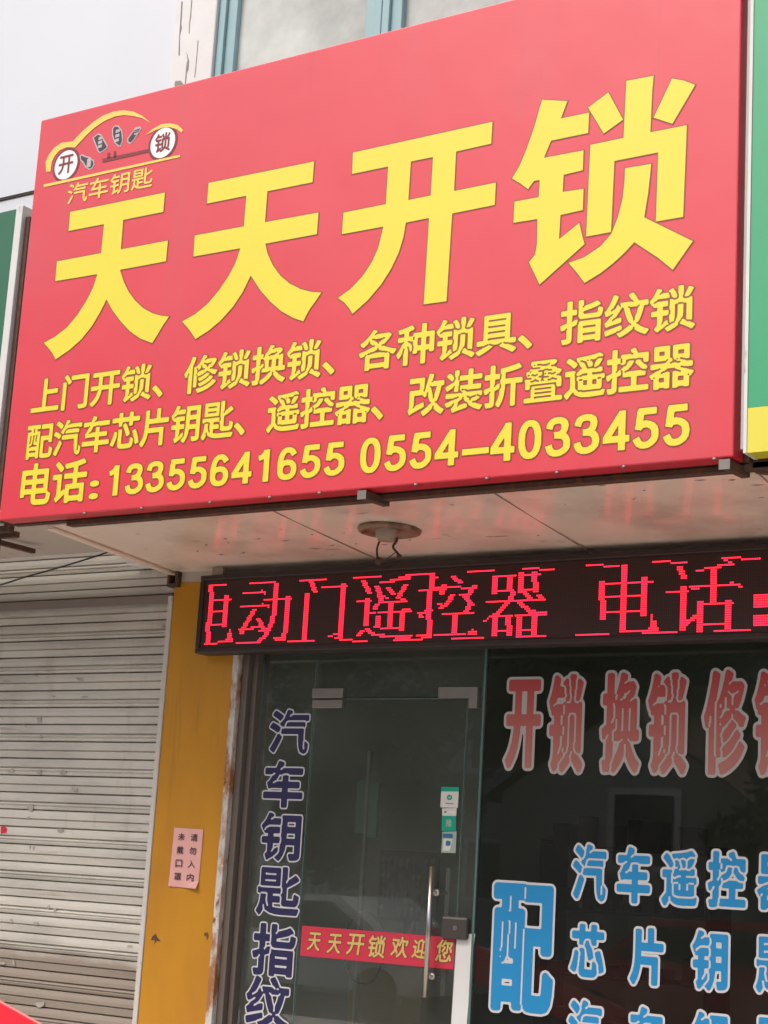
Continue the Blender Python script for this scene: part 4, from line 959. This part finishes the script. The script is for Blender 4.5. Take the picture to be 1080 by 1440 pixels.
# ------------------------------------------------------------------ red canopy in the lower left corner
RY = -2.2
e0, e1 = at(-60, 1375, RY), at(60, 1442.5, RY)
d_ = (e1-e0); n_ = Vector((0, 1, 0))
rc = thing('red_canopy', 'bright red canvas canopy corner in the lower left', 'canopy', (e0.x-.5, RY, 0))
b = MB(); far = .9
A, Bp = e0-d_*1.5, e1+d_*.8
for s_, t_ in ((0, 1),):
    P4 = [A, Bp, Bp+Vector((-.35, -.55, -.22)), A+Vector((-.35, -.55, -.22))]
    dn = Vector((0, .02, -.012))
    b.face(P4[::-1]); b.face([v+dn for v in P4])
    for i in range(4): b.face([P4[i], P4[(i+1) % 4], P4[(i+1) % 4]+dn, P4[i]+dn])
b.build('cover', M['red_canvas'], rc)
MB().tube([A, Bp], .006, 8).build('hem', M['red_hem'], rc)
for q_ in (A+Vector((-.03, -.04, -.03)), Bp+Vector((-.03, -.04, -.03)), A+Vector((-.33, -.51, -.22)), Bp+Vector((-.33, -.51, -.22))):
    MB().tube([(q_.x, q_.y, 0), tuple(q_)], .015, 8).build('pole', M['steel_dull'], rc)

# ------------------------------------------------------------------ across the street (seen in the glass)
def tree(x, y, h, r, seed, label):
    r2 = random.Random(seed); t = thing('street_tree', label, 'tree', (x, y, -.12), 'trees across the street')
    b = MB(); tops = []
    b.tube([(x, y, -.12), (x+.1, y, h*.25), (x+.05, y+.1, h*.5), (x, y, h*.8)], [.22, .17, .12, .04], 8)
    for k in range(9):
        a_ = k*2.4; q = Vector((x+math.cos(a_)*r*.7, y+math.sin(a_)*r*.7, h*(.45+.05*k)))
        b.tube([(x, y, h*.28+.04*k*h), tuple(q)], [.07, .02], 6); tops.append(q)
    b.build('trunk', M['bark'], t)
    c = MB()
    cl = [(q+Vector((r2.gauss(0, .5), r2.gauss(0, .5), r2.gauss(0, .4))), r2.uniform(.5, 1.0)*r*.5) for q in tops for _ in range(2)]
    cl += [(Vector((x+r2.gauss(0, r*.35), y+r2.gauss(0, r*.35), h*r2.uniform(.45, .95))), r*.5) for _ in range(10)]
    for q, cr in cl:
        for _ in range(210):
            d = Vector((r2.gauss(0, 1), r2.gauss(0, 1), r2.gauss(0, 1))).normalized()*cr*r2.random()**.4
            p_ = q+d; u = Vector((r2.gauss(0, 1), r2.gauss(0, 1), r2.gauss(0, 1))).normalized(); v = u.orthogonal().normalized(); s_ = r2.uniform(.08, .2)
            c.face([p_-u*s_, p_+v*s_*.5, p_+u*s_, p_-v*s_*.5])
    c.build('crown', M['leaf'], t)
for i, (x, y, h, r) in enumerate(((-14.6, -14.6, 4.6, 1.3), (-6.9, -14.0, 4.4, 1.5), (-3, -21, 5.5, 2.2), (-7, -20, 7.5, 2.8), (-13.5, -21.5, 8.5, 3.0), (-17, -20, 9.5, 3.2), (-22, -18, 10, 3.4), (-27, -17, 10.5, 3.6), (-32, -15, 11, 3.8), (2, -23, 5, 2.2), (8, -24, 5.5, 2.4))):
    tree(x, y, h, r, 40+i, 'leafy street tree across the road, mirrored in the shop glass' if i > 1 else ('young leafy tree in front of the low wall end, beside the pale shed' if i == 0 else 'young leafy tree on the other side of the pale shed, behind the red car'))
ho = thing('house', 'long grey house across the road mirrored in the shop window', 'house', (-13, -30, 0))
MB().box(-60, 26, -36, -30, -.12, 7.4).build('wall', M['brick_far'], ho)
for x_ in range(-38, 5, 4):
  for zf in (1.3, 4.4):
    wn = MB().box(x_, x_+1.1, -30.02, -29.96, zf, zf+1.3).build('window', M['far_glass'], ho)
    b = MB(); b.box(x_-.1, x_-.001, -29.99, -29.93, zf-.1, zf+1.4); b.box(x_+1.101, x_+1.2, -29.99, -29.93, zf-.1, zf+1.4); b.box(x_, x_+1.1, -29.99, -29.93, zf-.1, zf-.001); b.box(x_, x_+1.1, -29.99, -29.93, zf+1.301, zf+1.4)
    b.build('window_frame', M['fence_white'], wn)
b = MB(); b.face([(-61, -29.4, 7.3), (27, -29.4, 7.3), (27, -33, 8.2), (-61, -33, 8.2)]); b.face([(-61, -36.6, 7.3), (-61, -33, 8.2), (27, -33, 8.2), (27, -36.6, 7.3)])
b.build('roof', M['rust'], ho)
fe = thing('picket_fence', 'white picket railing on a low wall along the road, mirrored in the door glass', 'fence', (-16, -15, -.12))
b = MB()
for k in range(40): b.box(-20+k*.16, -19.93+k*.16, -15.02, -14.98, 1.15, 1.85)
b.build('pickets', M['fence_white'], fe)
MB().box(-20, -13.6, -15.05, -14.95, 1.72, 1.76).build('rail', M['fence_white'], fe); MB().box(-20, -13.6, -15.06, -15.03, 1.22, 1.27).build('rail', M['fence_white'], fe)
MB().box(-20, -13.6, -15.15, -14.9, -.12, 1.14).build('low_wall', M['brick_far'], fe)
sd_ = thing('roadside_shed', 'small pale gabled shed with a white framed window, mirrored in the shop window', 'shed', (-11, -17, -.12))
MB().prism([(-13.2, -.12), (-9.3, -.12), (-9.3, 3.0), (-11.25, 4.3), (-13.2, 3.0)], -18.5, -16).build('wall', mat('pale shed wall', (.36, .36, .33), .8, .1, 2), sd_)
wn = MB().box(-11.3, -10.35, -15.99, -15.97, 2.0, 3.0).build('window', M['far_glass'], sd_)
b = MB(); b.box(-11.4, -11.301, -16, -15.92, 1.9, 3.1); b.box(-10.349, -10.25, -16, -15.92, 1.9, 3.1); b.box(-11.3, -10.35, -16, -15.92, 3.001, 3.1); b.box(-11.3, -10.35, -16, -15.92, 1.9, 1.999)
b.build('window_frame', M['fence_white'], wn)
b = MB(); b.face([(-13.5, -15.8, 2.85), (-11.25, -15.8, 4.42), (-11.25, -18.7, 4.42), (-13.5, -18.7, 2.85)]); b.face([(-11.25, -15.8, 4.42), (-9.0, -15.8, 2.85), (-9.0, -18.7, 2.85), (-11.25, -18.7, 4.42)])
b.build('roof', M['rust'], sd_)
def car(x, y, m, label):
    t = thing('parked_car', label, 'car', (x, y, -.12), 'cars on the road behind')
    side = [(-2.1,.35),(-2.15,.75),(-1.9,.9),(-1.2,.98),(-.6,1.45),(.7,1.48),(1.4,1.02),(2.0,.9),(2.15,.6),(2.1,.35)]
    MB().prism([(x+a_, z_-.12) for a_, z_ in side], y-.85, y+.85).build('body', m, t, bevel=.05)
    gl = [(-1.05,1.0),(-.55,1.38),(.62,1.40),(1.2,1.02)]
    for yy in (y-.856, y+.852): MB().prism([(x+a_, z_-.12) for a_, z_ in gl], yy, yy+.004).build('side_window', M['far_glass'], t)
    for wx in (-1.3, 1.35):
        for yy in (y-.8, y+.8): MB().tube([(x+wx, yy-.1, .2), (x+wx, yy+.1, .2)], .32, 20).build('wheel', M['tyre'], t)
    for yy in (y-.6, y+.6): MB().box(x+2.06, x+2.16, yy-.15, yy+.15, .5, .62).build('tail_light', M['strip_red'], t)
car(-7.9, -12.0, M['car_red'], 'red car parked on the road, mirrored in the shop window')
car(-13.6, -12.2, M['car_white'], 'white car parked on the road, mirrored in the shop glass')
